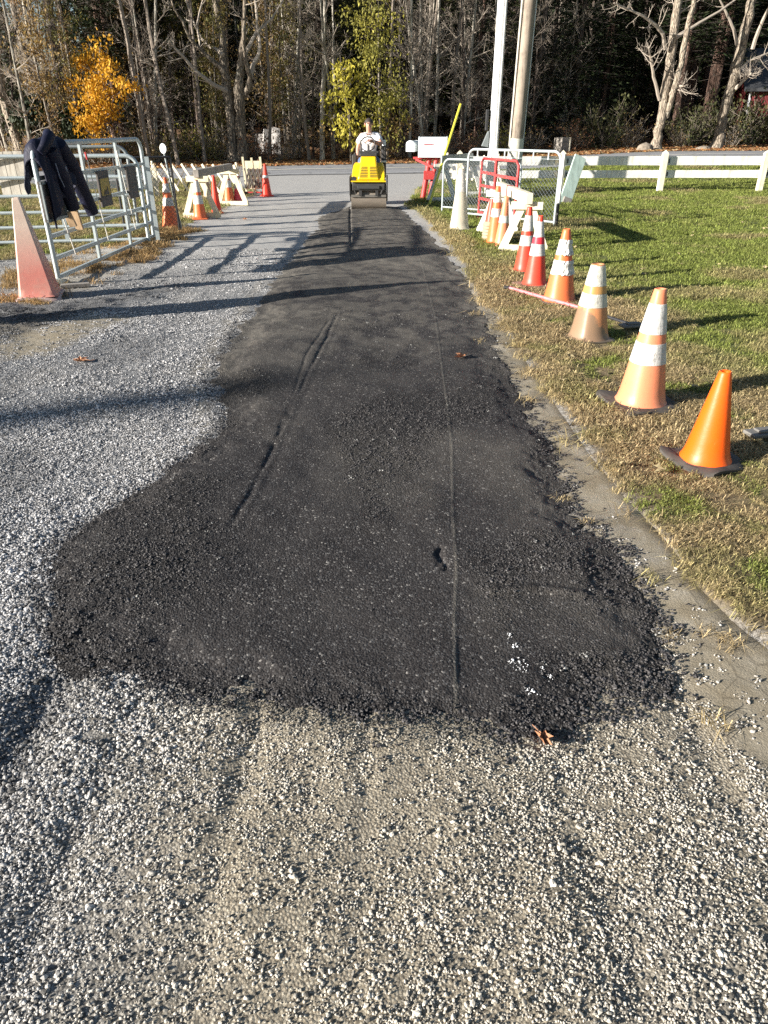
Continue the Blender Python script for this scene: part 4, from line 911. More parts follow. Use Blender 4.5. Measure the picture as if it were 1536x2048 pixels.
# ---- lattice barriers
def lattice(A, B, h, n, label, z0=.10, group='folding wooden lattice barriers', light=new_wood, lean=.42):
    A = Vector(A); B = Vector(B); L = (B-A).length; t = empty('lattice_barrier', A, atan2(B.y-A.y, B.x-A.x), label, 'barrier', group); dzz = (B.z-A.z)/L
    for i in range(n):
        x = L*i/(n-1)
        m = MB(); m.beam((x-lean/2*.0, -.02, h+dzz*x), (min(x+lean, L+.2), -.02, z0+dzz*x), .014, .055, up=(0, 0, 1)); m.build('light_slat', light, t)
        m = MB(); m.beam((x, .0, z0+dzz*x), (min(x+lean, L+.2), .0, h-.03+dzz*x), .012, .036, up=(0, 0, 1)); m.build('dark_slat', dark_wood, t)
    for x in (0, L+.05):
        m = MB(); m.beam((x, .02, 0), (x, .02, h+.05), .05, .04, up=(1, 0, 0)); m.build('end_post', light, t)
    return t
LA = G(312, 391); LB = G(474, 397)
lattice(LA, LB, H(400, 328, LA.lerp(LB, .5)), 9, 'stretched-out wooden lattice barrier left of the driveway', z0=.12, lean=.42)
RA = G(893, 365); RB = G(990, 371)
lattice(RA, RB, H(930, 309, RA), 9, 'stretched-out wooden lattice barrier behind the mailboxes', z0=.1, lean=.30)
FA_ = G(494, 391); FB_ = G(528, 391); t = empty('folded_lattice_barrier', FA_, 0, 'folded yellowish lattice barrier on small wheels at the left of the road mouth', 'barrier'); L = (FB_-FA_).length; hf = H(510, 318, FA_)
for i, x in enumerate((0, L*.5, L)):
    m = MB(); m.beam((x, 0, .06), (x-.03, 0, hf+(.05 if i != 1 else .03)), .06, .05, up=(1, 0, 0)); m.build('post', yl_wood, t)
for i in range(2):
    m = MB(); m.box((L*(.25+.5*i), -.012, hf*.56), (L*.44, .02, hf*.78)); m.build('panel', yl_wood, t)
for i in range(4):
    x = L*(i/4.0); m = MB(); m.beam((x, -.045, hf*.2), (x+L*.25, -.045, hf*.75), .012, .03); m.build('slat', dark_wood, t)
    m = MB(); m.beam((x, -.058, hf*.75), (x+L*.25, -.058, hf*.2), .012, .03); m.build('slat', dark_wood, t)
for i in range(3):
    m = MB(); m.tube([(L*i/2, -.12, .045), (L*i/2, -.06, .045)], .045, 12); m.build('wheel', rubber, t, True)
m = MB(); m.beam((-.05, -.09, .07), (L+.05, -.09, .07), .03, .03); m.build('axle_bar', red_paint, t)

# ---- mailboxes
def mailbox(t0, c, L, W_, Hh, ang, mat, label, flag=True, tilt=0, ribs=0):
    t = empty('mailbox', c, 0, label, 'mailbox', 'mailboxes on the red posts', rot=(0, tilt, ang)); m = MB(); r = W_/2
    prof = [(-r, 0), (r, 0), (r, Hh-r*.75)]+[(r*cos(a), Hh-r*.75+r*.75*sin(a)) for a in [pi*i/10 for i in range(1, 10)]]+[(-r, Hh-r*.75)]
    m.prism([(a, b) for a, b in prof], -L/2+.012, L/2-.012, 'x'); recalc(m.build('body', mat, t, True, bevel=.003))
    m = MB(); k = 1.03
    for s in (-1, 1): m.prism([(a*k, b*k-.003) for a, b in prof], s*L/2-.012, s*L/2+.012, 'x')
    recalc(m.build('door', mat, t, True))
    if ribs:
        for i in range(ribs):
            m = MB(); x = -L/2+.06+i*(L-.12)/(ribs-1); m.box((x, -r-.003, Hh*.36), (.012, .006, Hh*.55)); m.build('rib', mat, t)
    if flag:
        m = MB(); m.prism([(-.2, Hh*.66), (-.2, Hh*.60), (-.02, Hh*.615), (.05, Hh*.64), (-.02, Hh*.66)], -r-.012, -r-.008); m.build('flag', worn('faded_red', (.42, .10, .12)), t)
    return t
MP = G(850, 399); 
q = MP; zc = H(865, 314, q); zt = H(865, 273, q); xw = lambda px, py: W(px, py, q.y).x
mailbox(None, Vector(((xw(838, 300)+xw(893, 300))/2, q.y-.0, zc)), xw(893, 300)-xw(838, 300), .30, zt-zc, radians(-6), worn('white_mailbox', (.76, .80, .80), (.60, .64, .64), 5, .4, .4), 'large white mailbox with a faded red flag on top of the red posts', ribs=2)
mailbox(None, Vector(((xw(817, 300)+xw(838, 300))/2-.0, q.y+.35, H(826, 303, q)+.0)), .30, .22, H(826, 281, q)-H(826, 303, q), radians(60), worn('grey_mailbox', (.55, .60, .60), (.42, .45, .45), 5, .4, .4), 'smaller grey mailbox behind the large white one', flag=False, ribs=3)
t = empty('mailbox_post', MP, 0, 'pair of leaning red posts with a cross bracket carrying the mailboxes', 'post')
tp1 = Vector((xw(862, 314)-MP.x, 0, zc)); 
for dx, dx2, y_ in ((-.06, -.02, .03), (.11, .15, 0)):
    m = MB(); m.tube([(dx, y_, -.03), (dx2+tp1.x*.9, y_, zc-.02)], .062, 12); m.build('post', red_paint, t, True)
m = MB(); m.beam((tp1.x-.42, .1, zc-.02), (tp1.x+.30, .02, zc-.03), .10, .04); m.build('shelf', red_paint, t)
m = MB(); m.beam((tp1.x-.36, .05, zc-.05), (tp1.x+.05, -.07, zc-.22), .04, .05); m.build('brace', red_paint, t)
m = MB(); m.box((.08, -.08, H(852, 350, MP)), (.26, .06, .19)); m.build('bracket', red_paint, t, bevel=.004)
m = MB(); m.box((tp1.x+.30, .06, zc-.1), (.10, .05, .18)); m.build('hanger', red_paint, t)

# ---- poles
def pole(px, py, r0, r1, mat, name, label, top=9.0, lean=0.0, cat='pole', n=18):
    p = G(px, py); t = empty(name, p, 0, label, cat); m = MB(); k = 14
    m.tube([(lean*top*i/k, 0, -.1+top*i/k) for i in range(k+1)], [lerp(r0, r1, i/k) for i in range(k+1)], n); m.build('shaft', mat, t, True); return t, p
WP, wp = pole(980, 390, .125, .105, worn('white_pole_paint', (.76, .77, .77), (.58, .58, .56), 7, .5, .5, .001, spots=(.45, .42, .4)), 'white_pole', 'tall white painted steel pole left of the wooden utility pole', top=8.5, lean=.0)
hb = H(978, 302, wp); m = MB(); m.prism([(-.145, -.05), (.145, -.05), (.13, hb), (-.11, hb)], -.14, .10); recalc(m.build('base_cover', worn('white_cover', (.80, .80, .78), (.65, .65, .62)), WP, bevel=.01))
m = MB(); a_, b_ = H(979, 261, wp), H(979, 219, wp); m.box((-.20, -.02, (a_+b_)/2), (.075, .12, b_-a_)); m.build('meter_box', worn('black_plastic', (.03, .03, .032), (.06, .06, .06), 10, .4, .4), WP, bevel=.015)
m = MB(); a2, b2 = H(970, 292, wp), H(977, 262, wp); m.prism([(-.30, a2), (-.13, a2-.03), (-.13, b2), (-.16, b2)], -.08, .04); recalc(m.build('cable_hood', galv_dark, WP, bevel=.004))
m = MB(); m.tube([(.06, -.11, hb), (.07, -.115, 8)], .012, 5); m.build('conduit', white_paint, WP, True)
UP, up_ = pole(1022, 393, .165, .12, pole_wood, 'utility_pole', 'rough wooden utility pole with a pale cover around its foot', top=9.5, lean=.018)
u0, u1 = H(1024, 320, up_), H(1028, 277, up_); m = MB(); m.lathe([(.175, u0), (.18, (u0+u1)/2), (.17, u1)], 24, c=(.02, 0, 0), cap=(False, False)); m.build('sign_wrap', worn('pale_wrap', (.72, .70, .60), (.5, .46, .36), 14, .6, .6, spots=(.3, .28, .22)), UP, True)
for sx in (-.165,):
    m = MB(); m.tube([(sx, -.07, 0), (sx+.13, -.06, 8.5)], .025, 6); m.build('ground_wire_cover', worn('pale_moulding', (.6, .57, .48)), UP, True)
m = MB(); m.tube([(.17, -.07, 0), (.28, -.06, 8.5)], .012, 5); m.build('cable', galv, UP, True)
m = MB(); m.lathe([(.17, .0), (.175, .5), (.17, .55)], 20, cap=(False, False)); m.build('shade_band', worn('foot_shade', (.04, .035, .03), (.08, .07, .06)), UP, True)  # shade on the lower pole, painted in as a dark band
# yellow guy markers
ylw = worn('yellow_guard', (.75, .68, .06), (.55, .5, .08), 9, .3, .5)
a = G(858, 412); t = empty('guy_guard', a, 0, 'long yellow guard tube slanting up behind the large mailbox', 'guard tube'); m = MB(); tp = W(921, 209, a.y+2.2)-a
m.tube([(0, 0, 0), tp], .03, 8); m.build('tube', ylw, t, True)
a = G(1030, 392); t = empty('guy_guard', a, 0, 'thin orange-yellow guard tube right beside the wooden pole', 'guard tube'); tp = W(1048, 212, a.y)-a; m = MB(); m.tube([tp*.0, tp], .022, 8); m.build('tube', worn('orange_yellow_guard', (.72, .42, .05)), t, True)
# leaning pale green board
a = G(1128, 408); tp = W(1161, 313, a.y+.35)-a; t = empty('leaning_board', a, 0, 'pale green painted board leaning against the white fence', 'board'); m = MB(); m.beam((0, 0, -.02), tp, .29, .05, up=(.3, -1, .3)); m.build('board', green_wood, t, bevel=.004)
m = MB(); m.beam((.04, -.03, 0.0), Vector((.04, -.03, 0))+tp*.12, .2, .06, up=(.3, -1, .3)); m.build('cleat', grey_wood, t)
# pink rod and dark end
a = G(1018, 588)+Vector((0, 0, .05)); b = G(1160, 628)+Vector((0, 0, .045)); c = G(1262, 662)+Vector((0, 0, .04)); t = empty('fallen_rod', a, 0, 'pink rod with dark ends lying in the grass between the cones', 'rod')
m = MB(); m.tube([(0, 0, 0), b-a], .016, 8); m.build('rod', worn('pink_paint', (.78, .20, .22), (.7, .3, .28), 12, .4, .5), t, True)
m = MB(); m.tube([b-a, c-a], .014, 8); m.build('dark_end', black_metal, t, True)
m = MB(); m.tube([(-.06, .02, 0), (.02, -.004, 0)], .02, 8); m.build('tip', black_metal, t, True)
# loose dark plates in the grass
for (px, py, w_, d_, rz, lab) in ((1262, 664, .22, .10, .3, 'flat dark base plate lying in the grass behind the muddy tan cone'), (1522, 882, .20, .10, .25, 'flat grey plate lying in the grass at the right edge')):
    m = MB(); m.box((0, 0, .012), (w_, d_, .022)); m.box((0, 0, .03), (w_*.5, d_*.6, .014)); o = m.build('flat_plate', worn('grey_rubber_plate', (.14, .135, .125), (.25, .23, .2)), bevel=.006); o.location = G(px, py)+Vector((0, 0, .035)); o.rotation_euler = (.03, 0, rz); tag(o, lab, 'plate')
# timber post beyond the road
a = G(1122, 306); t = empty('timber_post', a, .5, 'short weathered square timber post beyond the road', 'post'); hh = H(1122, 275, a); m = MB(); m.box((0, 0, hh/2-.1), (.55, .6, hh+.2)); m.build('timber', grey_wood, t, bevel=.01); m = MB(); m.box((.24, -.33, hh/2-.1), (.07, .05, hh+.2)); m.build('edge_board', post_wood, t)
# ================================================================= WOODS
def mat_bark(name, c1, c2, sc=1.0, lich=(.36, .36, .30), moss=0):
    n = NT(name); o = n.coord('Object'); v = n.mapping(o, (7*sc, 7*sc, 1.1*sc)); a = n.noise(v, 1.6, 8, .72, .6); r = n.vor(v, 2.2, 'DISTANCE_TO_EDGE', 'Distance')
    col = n.ramp(a, [(.30, c2), (.52, c1), (.75, tuple(min(1, x*1.35) for x in c1))]); col = n.mix(n.ramp(r, [(.02, .85), (.16, 0)]), col, tuple(x*.45 for x in c2))
    col = n.mix(n.ramp(n.noise(o, 1.7, 5, .7), [(.55, 0), (.7, .6)]), col, lich)
    rr = n.n('ObjectInfo').outputs['Random']; col = n.mix(1.0, col, n.ramp(rr, [(0, .65), (1, 1.25)]), 'MULTIPLY')
    return n.fin(col, .92, n.bump(n.math('ADD', a, n.math('MULTIPLY', n.ramp(r, [(0, 0), (.25, 1)]), .8)), .03), spec=.2)
bark_grey = mat_bark('grey_bark', (.34, .295, .24), (.12, .10, .08)); bark_maple = mat_bark('maple_bark', (.40, .335, .255), (.15, .115, .085), .9)
bark_dark = mat_bark('dark_bark', (.13, .10, .08), (.045, .035, .03)); bark_birch = mat_bark('pale_bark', (.52, .48, .40), (.26, .22, .17), .8, (.6, .58, .5))
bark_red = mat_bark('red_pine_bark', (.20, .125, .095), (.07, .045, .035))
twig_m = worn('twig_bark', (.25, .205, .16), (.12, .10, .085), 4, .6, .9); twig_dk = worn('dark_twig', (.07, .055, .045), (.04, .03, .025), 4, .6, .9); twig_pale = worn('pale_twig', (.42, .36, .29), (.24, .2, .16), 4, .5, .9)
def mat_leaf(name, c, c2, trans=.35, lo=.55, hi=1.5):
    n = NT(name); g = n.n('NewGeometry').outputs['Random Per Island']; b = n.noise(n.coord('Object'), .8, 3)
    col = n.mix(n.ramp(b, [(.4, 0), (.6, 1)]), c, c2); col = n.mix(1.0, col, n.ramp(g, [(0, lo), (1, hi)]), 'MULTIPLY'); n.fin(col, .6, None, spec=.3)
    tl = n.n('BsdfTranslucent'); n.l(col, tl.inputs[0]); mx = n.n('MixShader'); mx.inputs[0].default_value = trans
    n.l(n.b.outputs[0], mx.inputs[1]); n.l(tl.outputs[0], mx.inputs[2]); n.l(mx.outputs[0], n.o.inputs[0]); return n.m
lf_gold = mat_leaf('golden_leaf', (.56, .29, .02), (.64, .35, .03)); lf_yg = mat_leaf('yellow_green_leaf', (.38, .34, .06), (.21, .20, .05))
lf_brown = mat_leaf('brown_leaf', (.26, .16, .07), (.34, .24, .08)); lf_olive = mat_leaf('olive_leaf', (.13, .13, .035), (.20, .16, .05))
needle = mat_leaf('dark_needles', (.020, .032, .012), (.034, .045, .018), .15); needle2 = mat_leaf('mid_needles', (.05, .06, .02), (.08, .075, .028), .2)
rnd = random.Random(31)
def wander(p, d, L, r0, r1, k, wob, rs, up=.0):
    pts = [Vector(p)]; d = Vector(d).normalized(); rad = [r0]
    for i in range(1, k+1):
        d = (d+Vector((rs.uniform(-1, 1), rs.uniform(-1, 1), rs.uniform(-1, 1)))*wob+Vector((0, 0, up))).normalized(); pts.append(pts[-1]+d*(L/k)); rad.append(lerp(r0, r1, i/k))
    return pts, rad
def branchlets(m, pts, rad, n, L, rs, lv, ud=.15, sides=3, start=.25, rmin=.003, flat=0.0):
    """side shoots along a polyline, recursively"""
    for i in range(n):
        f = start+(1-start)*rs.random(); q = f*(len(pts)-1); k = min(int(q), len(pts)-2); p = pts[k].lerp(pts[k+1], q-k); d = (pts[k+1]-pts[k]).normalized()
        s = d.orthogonal().normalized(); s.rotate(Matrix.Rotation(rs.uniform(0, 6.28), 3, d)); s.z *= (1-flat)
        dd = (d*rs.uniform(.3, .9)+s).normalized(); ll = L*rs.uniform(.45, 1.1)*(1.1-.5*f); r = min(.035, max(rmin, rad[k]*rs.uniform(.3, .5)))
        pp, rr = wander(p, dd, ll, r, max(rmin*.5, r*.25), 4, .16, rs, ud*.4); m.tube(pp, rr, sides, cap=False)
        if lv > 1: branchlets(m, pp, rr, max(2, int(n*.55)), ll*.5, rs, lv-1, ud, 3, .2, rmin*.8)
        elif lv == 1:
            for _ in range(2):
                j = rs.randrange(1, 4); d2 = (pp[j+1]-pp[j]).normalized()+Vector((rs.uniform(-1, 1), rs.uniform(-1, 1), rs.uniform(-.6, 1)))*.7
                m.tube([pp[j], pp[j]+d2.normalized()*ll*.35], [rmin*.8, rmin*.4], 3, cap=False)
def leaves(m, centers, n, spread, size, rs, droop=0.0, zs=1.0):
    for i in range(n):
        c = centers[rs.randrange(len(centers))]; p = Vector(c)+Vector((rs.gauss(0, spread), rs.gauss(0, spread), rs.gauss(0, spread*zs)))
        a = Euler((rs.uniform(0, 6.28), rs.uniform(0, 6.28), rs.uniform(0, 6.28))).to_matrix(); s = size*rs.uniform(.6, 1.3)
        x = a @ Vector((s, 0, 0)); y = a @ Vector((0, s*.55, 0)); z = a @ Vector((0, 0, s*.15))
        m.add([p-x, p+y-z, p+x, p-y-z], [(0, 1, 2), (0, 2, 3)])
GRP_B = 'bare trees of the wood across the road'
def proto_bare(k, h, r, nb, mat, tw, lowest=.12, blen=2.0, kind='bare_tree', lv=2, ud=.15):
    rs = random.Random(900+k); t = empty(kind, (0, 0, 0)); pts, rad = wander((0, 0, -.2), (rs.uniform(-.06, .06), rs.uniform(-.04, .04), 1), h, r, r*.35, 9, .045, rs, .05)
    m = MB(); m.tube(pts, rad, 9, cap=False); m.build('trunk', mat, t, True)
    m = MB(); branchlets(m, pts, rad, nb, blen, rs, lv, ud, 4, lowest, .006); m.build('branches', tw, t); return t
def proto_conifer(k, h, r, z0, R, mat, bark, dens=1.0, cards=.16):
    rs = random.Random(700+k); t = empty('conifer', (0, 0, 0)); pts = [Vector((rs.uniform(-.05, .05), rs.uniform(-.05, .05), -.2+h*i/8)) for i in range(9)]
    m = MB(); m.tube(pts, [lerp(r, r*.2, i/8) for i in range(9)], 9, cap=False); m.build('trunk', bark, t, True)
    m = MB(); mb = MB(); nw = int((h-z0)/.38)
    for i in range(nw):
        z = z0+(h-z0)*i/nw; rr = R*(1-(i/nw)**1.4)*rs.uniform(.8, 1.1)+.15
        for b in range(int(6*dens)+1):
            a = rs.uniform(0, 6.28); L = rr*rs.uniform(.6, 1.1); d = Vector((cos(a), sin(a), rs.uniform(-.25, .05))); p0 = Vector((0, 0, z)); p1 = p0+d*L
            mb.tube([p0, p1], [.02, .006], 3, cap=False)
            for q in range(int(9*dens*L)+2):
                f = rs.uniform(.15, 1); c = p0.lerp(p1, f)+Vector((rs.gauss(0, .12), rs.gauss(0, .12), rs.gauss(0, .07))); s = cards*rs.uniform(.6, 1.3)
                A = Euler((rs.uniform(-.6, .6), rs.uniform(-.6, .6), rs.uniform(0, 6.28))).to_matrix(); x = A @ Vector((s, 0, 0)); y = A @ Vector((0, s*.28, 0))
                m.add([c-x, c+y, c+x, c-y], [(0, 1, 2), (0, 2, 3)])
    for q in range(14):                      # dead lower snags
        z = rs.uniform(.6, max(1, z0)); a = rs.uniform(0, 6.28); L = rs.uniform(.4, 1.3); mb.tube([(0, 0, z), (cos(a)*L, sin(a)*L, z+rs.uniform(-.2, .2))], [.012, .004], 3, cap=False)
    mb.build('branches', twig_dk, t); m.build('crown', mat, t); return t
def proto_leafy(k, h, r, z0, R, mat, bark, n, size, kind='leafy_tree'):
    rs = random.Random(500+k); t = empty(kind, (0, 0, 0)); pts, rad = wander((0, 0, -.2), (0, 0, 1), h, r, r*.3, 8, .05, rs, .05)
    m = MB(); m.tube(pts, rad, 8, cap=False); m.build('trunk', bark, t, True)
    m = MB(); cs = []
    for i in range(int(26*(h-z0)/4)):
        f = lerp(z0/h, .97, rs.random()); q = f*8; kk = min(int(q), 7); p = pts[kk].lerp(pts[kk+1], q-kk); a = rs.uniform(0, 6.28); L = R*rs.uniform(.35, 1.15)*(1.1-.6*f)
        pp, rr = wander(p, (cos(a), sin(a), rs.uniform(.1, .7)), L, rad[kk]*.3, .005, 4, .18, rs); m.tube(pp, rr, 3, cap=False); cs += pp[1:]
    m.build('branches', twig_m, t); m = MB(); leaves(m, cs, n, .16, size, rs, zs=.8); m.build('crown', mat, t); return t
PB_ = [proto_bare(i, rs_h, rr, nb, mt, tw, lowest=lo, blen=bl, lv=2) for i, (rs_h, rr, nb, mt, tw, lo, bl) in enumerate([
    (11, .11, 26, bark_grey, twig_m, .10, 2.2), (13, .15, 24, bark_dark, twig_m, .16, 2.4), (9, .06, 26, bark_grey, twig_m, .06, 1.9), (10, .085, 26, bark_birch, twig_pale, .15, 1.9), (12, .13, 22, bark_grey, twig_pale, .2, 2.6), (7, .045, 24, bark_dark, twig_m, .05, 1.6), (8.5, .05, 28, bark_grey, twig_pale, .05, 2.0)])]
PC_ = [proto_conifer(0, 13, .17, 1.2, 2.6, needle, bark_dark), proto_conifer(1, 15, .19, 4.0, 2.8, needle, bark_red), proto_conifer(2, 9, .11, .5, 1.8, needle2, bark_dark), proto_conifer(3, 16, .22, 5.5, 2.6, needle, bark_red)]
PL_ = [proto_leafy(0, 7.5, .06, 1.0, 1.3, lf_brown, bark_grey, 1500, .055), proto_leafy(1, 9, .07, 1.6, 1.5, lf_olive, bark_grey, 2200, .06)]
used_ = set()
def put(proto, x, y, rz, s, label, cat, group, tilt=(0, 0)):
    if proto.name not in used_ and not proto.get('label'): o = proto; used_.add(proto.name)
    else: o = copy_tree(proto)
    o.location = (x, y, float(terrain(x, y))); o.rotation_euler = (tilt[0], tilt[1], rz); o.scale = (s, s, s); return tag(o, label, cat, group)
def sky_gap(x, y):                    # clearing above the left corner where the sky shows through
    px = 768+x/(y*cos(TH))*FPX*.97; return 5 < px < 225
# bare trees
cnt = 0
for i in range(400):
    if cnt >= 136: break
    y0 = rnd.random(); row = rnd.random()**1.3; px = rnd.uniform(-30, 1330)
    if 1090 < px and rnd.random() < .45: continue
    d = 34+row*26; x = (px-768)/FPX*d*.9; y = float(rfar(x))+3.2+row*19; x = (px-768)/FPX*(y*cos(TH)+.5)
    if 385 < px < 545 and row < .42: continue
    if 1190 < px < 1560 and row < .5: continue
    if abs(px-735) < 60 and row < .3: continue
    if 125 < px < 275 and row < .5: continue
    k = rnd.choice([0, 1, 1, 2, 2, 3, 4, 5, 5, 6]) if px < 820 else rnd.choice([0, 1, 2, 4, 5, 6, 6, 2])
    if row < .15: k = rnd.choice([2, 5, 3])
    wh = 'left of the driveway' if px < 560 else ('behind the mailboxes' if px < 1060 else 'behind the utility pole')
    kind = ['grey mid-sized', 'dark-barked', 'slender grey', 'pale-barked', 'wide-branched grey', 'thin dark', 'twiggy'][k]
    put(PB_[k], x, y, rnd.uniform(0, 6.28), rnd.uniform(.85, 1.2), f'bare {kind} tree in the woods {wh}', 'tree', f'{kind} bare trees {wh}', (rnd.uniform(-.06, .06), rnd.uniform(-.07, .07))); cnt += 1
# conifers
cnt = 0
for i in range(400):
    if cnt >= 104: break
    px = rnd.uniform(10, 1750); row = rnd.random()
    if px < 560: row = .4+.6*row
    right = 1060 < px < 1600
    y = 42+row*26; x = (px-768)/FPX*(y*cos(TH)+.5); y = float(rfar(x))+(6+row*18); x = (px-768)/FPX*(y*cos(TH)+.5)
    if sky_gap(x, y) and rnd.random() < .93: continue
    if 125 < px < 290 and row < .4: continue
    if right: y = float(rfar(x))+(3.5+row*16); k = rnd.choice([1, 3, 1, 0])
    else: k = rnd.choice([0, 1, 2, 2])
    if 1425 < px: y = float(rfar(x))+(18+row*8)
    if right and row < .2: k = rnd.choice([1, 3])
    wh = 'left of the driveway' if px < 560 else ('behind the mailboxes' if px < 1060 else 'right of the utility pole')
    kind = ['dense dark', 'tall red-barked', 'small olive-green', 'very tall'][k]
    put(PC_[k], x, y, rnd.uniform(0, 6.28), rnd.uniform(.9, 1.2), f'{kind} conifer in the woods {wh}', 'tree', f'{kind} conifers {wh}'); cnt += 1
for i in range(16):
    px = rnd.choice([rnd.uniform(-50, 330), rnd.uniform(330, 640), rnd.uniform(650, 950)]); row = rnd.random(); x = (px-768)/FPX*36; y = float(rfar(x))+4+row*9; x = (px-768)/FPX*(y*cos(TH)+.5); k = rnd.randrange(2)
    put(PL_[k], x, y, rnd.uniform(0, 6.28), rnd.uniform(.7, 1.1), ['sparse brown-leaved young tree in the woods', 'olive-leaved young tree in the woods'][k], 'tree', ['brown-leaved young trees', 'olive-leaved young trees'][k])
# ---- traced individual trees
def traced(name, base_y, stems, mat, tw, label, seed, twigs=12, tl=1.6, lv=2, extend=4.0, sides=12, lowz=None):
    """stems: list of ([(px,py,rpx)...], depth wander)"""
    rs = random.Random(seed); W0 = stems[0][0][0]; b = G(W0[0], W0[1]) if lowz is None else W(W0[0], W0[1], base_y); Y0 = base_y; base = W(W0[0], W0[1], Y0); base.z = float(terrain(base.x, Y0))
    t = empty(name, base, 0, label, 'tree'); tr = MB(); br = MB()
    for si, (st, dd) in enumerate(stems):
        pts = []; rad = []; k = len(st)
        for i, (px, py, rp) in enumerate(st):
            y = Y0+dd*(i/max(1, k-1))+.03*rs.uniform(-1, 1)*(i > 0); p = W(px, py, y)
            if i == 0 and si == 0: p = Vector((p.x, p.y, base.z-.2))
            pts.append(p-base); rad.append(rp*(y*cos(TH)+.5)/FPX)
        if st[-1][1] <= 5:       # runs out of the frame: continue upwards
            d = (pts[-1]-pts[-2]).normalized()+Vector((0, 0, .3)); q, r_ = wander(pts[-1], d, extend, rad[-1], rad[-1]*.3, 5, .12, rs, .05); pts += q[1:]; rad += r_[1:]
        # refine
        P2 = []; R2 = []
        for i in range(len(pts)-1):
            n_ = 4
            for j in range(n_):
                f = j/n_; p = pts[i].lerp(pts[i+1], f)
                if i > 0 or j > 0: p = p+Vector((rs.gauss(0, 1), rs.gauss(0, 1), 0))*rad[i]*.10
                P2.append(p); R2.append(lerp(rad[i], rad[i+1], f)*rs.uniform(.93, 1.08))
        P2.append(pts[-1]); R2.append(rad[-1])
        if si == 0: R2[0] *= 1.5; R2[1] *= 1.18
        big = rad[0] > .11
        (tr if big else br).tube(P2, R2, sides if big else 6)
        branchlets(br, P2, R2, int(twigs*(1.0 if not big else .8)), tl*(1 if big else .7), rs, lv, .3, 4, .3 if not big else .45, .006)
    tr.build('trunk', mat, t, True); br.build('branches', tw, t, False); return t
traced('maple_tree', 35.6, [
    ([(467, 322, 12), (462, 234, 9), (454, 177, 10), (450, 146, 8), (446, 112, 9), (445, 86, 7.5), (440, 52, 6.5), (433, 13, 6), (430, 0, 5.5)], .6),
    ([(484, 322, 12), (481, 234, 9), (478, 193, 10), (478, 161, 8.5), (482, 135, 6.5), (484, 112, 5.5), (487, 60, 4), (490, 0, 3.5)], -.4),
    ([(482, 196, 7), (498, 177, 6.5), (500, 154, 4.5), (492, 125, 4), (487, 86, 3.5), (488, 52, 3), (490, 0, 2.5)], -1.2),
    ([(500, 160, 4), (506, 130, 4.2), (517, 109, 3.5), (520, 88, 3), (515, 62, 2.5), (513, 26, 2), (510, 0, 2)], .8),
    ([(454, 182, 4.5), (432, 172, 4), (415, 161, 3.6), (389, 140, 3), (368, 115, 2.6), (350, 96, 2), (338, 82, 1.5)], -1.6),
    ([(455, 158, 6), (441, 135, 5), (418, 115, 4), (397, 96, 3.3), (379, 76, 2.8), (366, 44, 2.4), (350, 21, 2), (343, 0, 1.6)], -.9),
    ([(403, 100, 2.4), (394, 52, 2.2), (399, 26, 1.9), (406, 0, 1.6)], .8),
    ([(447, 110, 4), (430, 97, 3.4), (415, 91, 3), (402, 75, 2.6), (385, 40, 2.1), (372, 0, 1.6)], 1.2),
    ([(485, 118, 4), (500, 90, 3.4), (508, 72, 3), (525, 55, 2.2), (545, 35, 1.8), (560, 10, 1.3), (566, 0, 1.2)], 1.5),
], bark_maple, twig_pale, 'old two-stemmed bare maple with spreading limbs left of the road mouth', 1, 9, 1.7)
traced('maple_tree', 41, [
    ([(1311, 301, 12.5), (1318, 262, 8.5), (1325, 225, 8.5), (1336, 148, 8.6), (1345, 90, 8), (1352, 30, 7.6), (1357, 0, 7)], .3),
    ([(1333, 236, 5), (1345, 190, 5.5), (1362, 128, 5.5), (1374, 59, 5), (1389, 0, 4.4)], -.8),
    ([(1319, 200, 3), (1308, 154, 3), (1302, 120, 2.2), (1297, 96, 1.5)], -.9),
    ([(1331, 98, 4), (1326, 68, 3.5), (1311, 50, 3), (1288, 33, 2.2), (1255, 18, 1.8), (1228, 6, 1.2)], -1.5),
    ([(1338, 190, 2.6), (1356, 172, 2.2), (1368, 172, 1.6)], -.5),
    ([(1352, 75, 4), (1400, 45, 2.6), (1440, 22, 2), (1470, 0, 1.5)], 1),
], bark_maple, twig_pale, 'big leaning bare maple with a boulder at its foot across the road', 2, 12, 2.0)
traced('maple_tree', 42.5, [
    ([(1430, 300, 14), (1440, 262, 9.5), (1448, 225, 9), (1468, 148, 10), (1482, 88, 9.5), (1497, 30, 8.5), (1503, 0, 8)], .5),
    ([(1471, 178, 3.4), (1488, 160, 2.6), (1504, 147, 2)], -.6),
    ([(1505, 98, 4), (1517, 60, 3.4), (1535, 22, 2.8), (1550, -10, 2)], -.8),
    ([(1474, 90, 3), (1468, 60, 2.6), (1452, 24, 2), (1440, 0, 1.4)], -.5),
    ([(1466, 150, 2.6), (1500, 120, 2), (1540, 105, 1.6), (1570, 90, 1.2)], 1.0),
], bark_maple, twig_pale, 'big leaning bare maple nearest the red barn', 3, 13, 2.2)
traced('rough_tree', 33, [([(46, 330, 12), (36, 290, 9.5), (26, 255, 9), (15, 224, 9), (3, 177, 8), (-8, 130, 8), (-30, 0, 7)], .5), ([(17, 232, 4), (10, 200, 3.5), (-5, 185, 3), (-30, 170, 2)], -.7)], bark_maple, twig_m, 'rough-barked leaning tree behind the plank panel at the far left', 4, 10, 1.6)
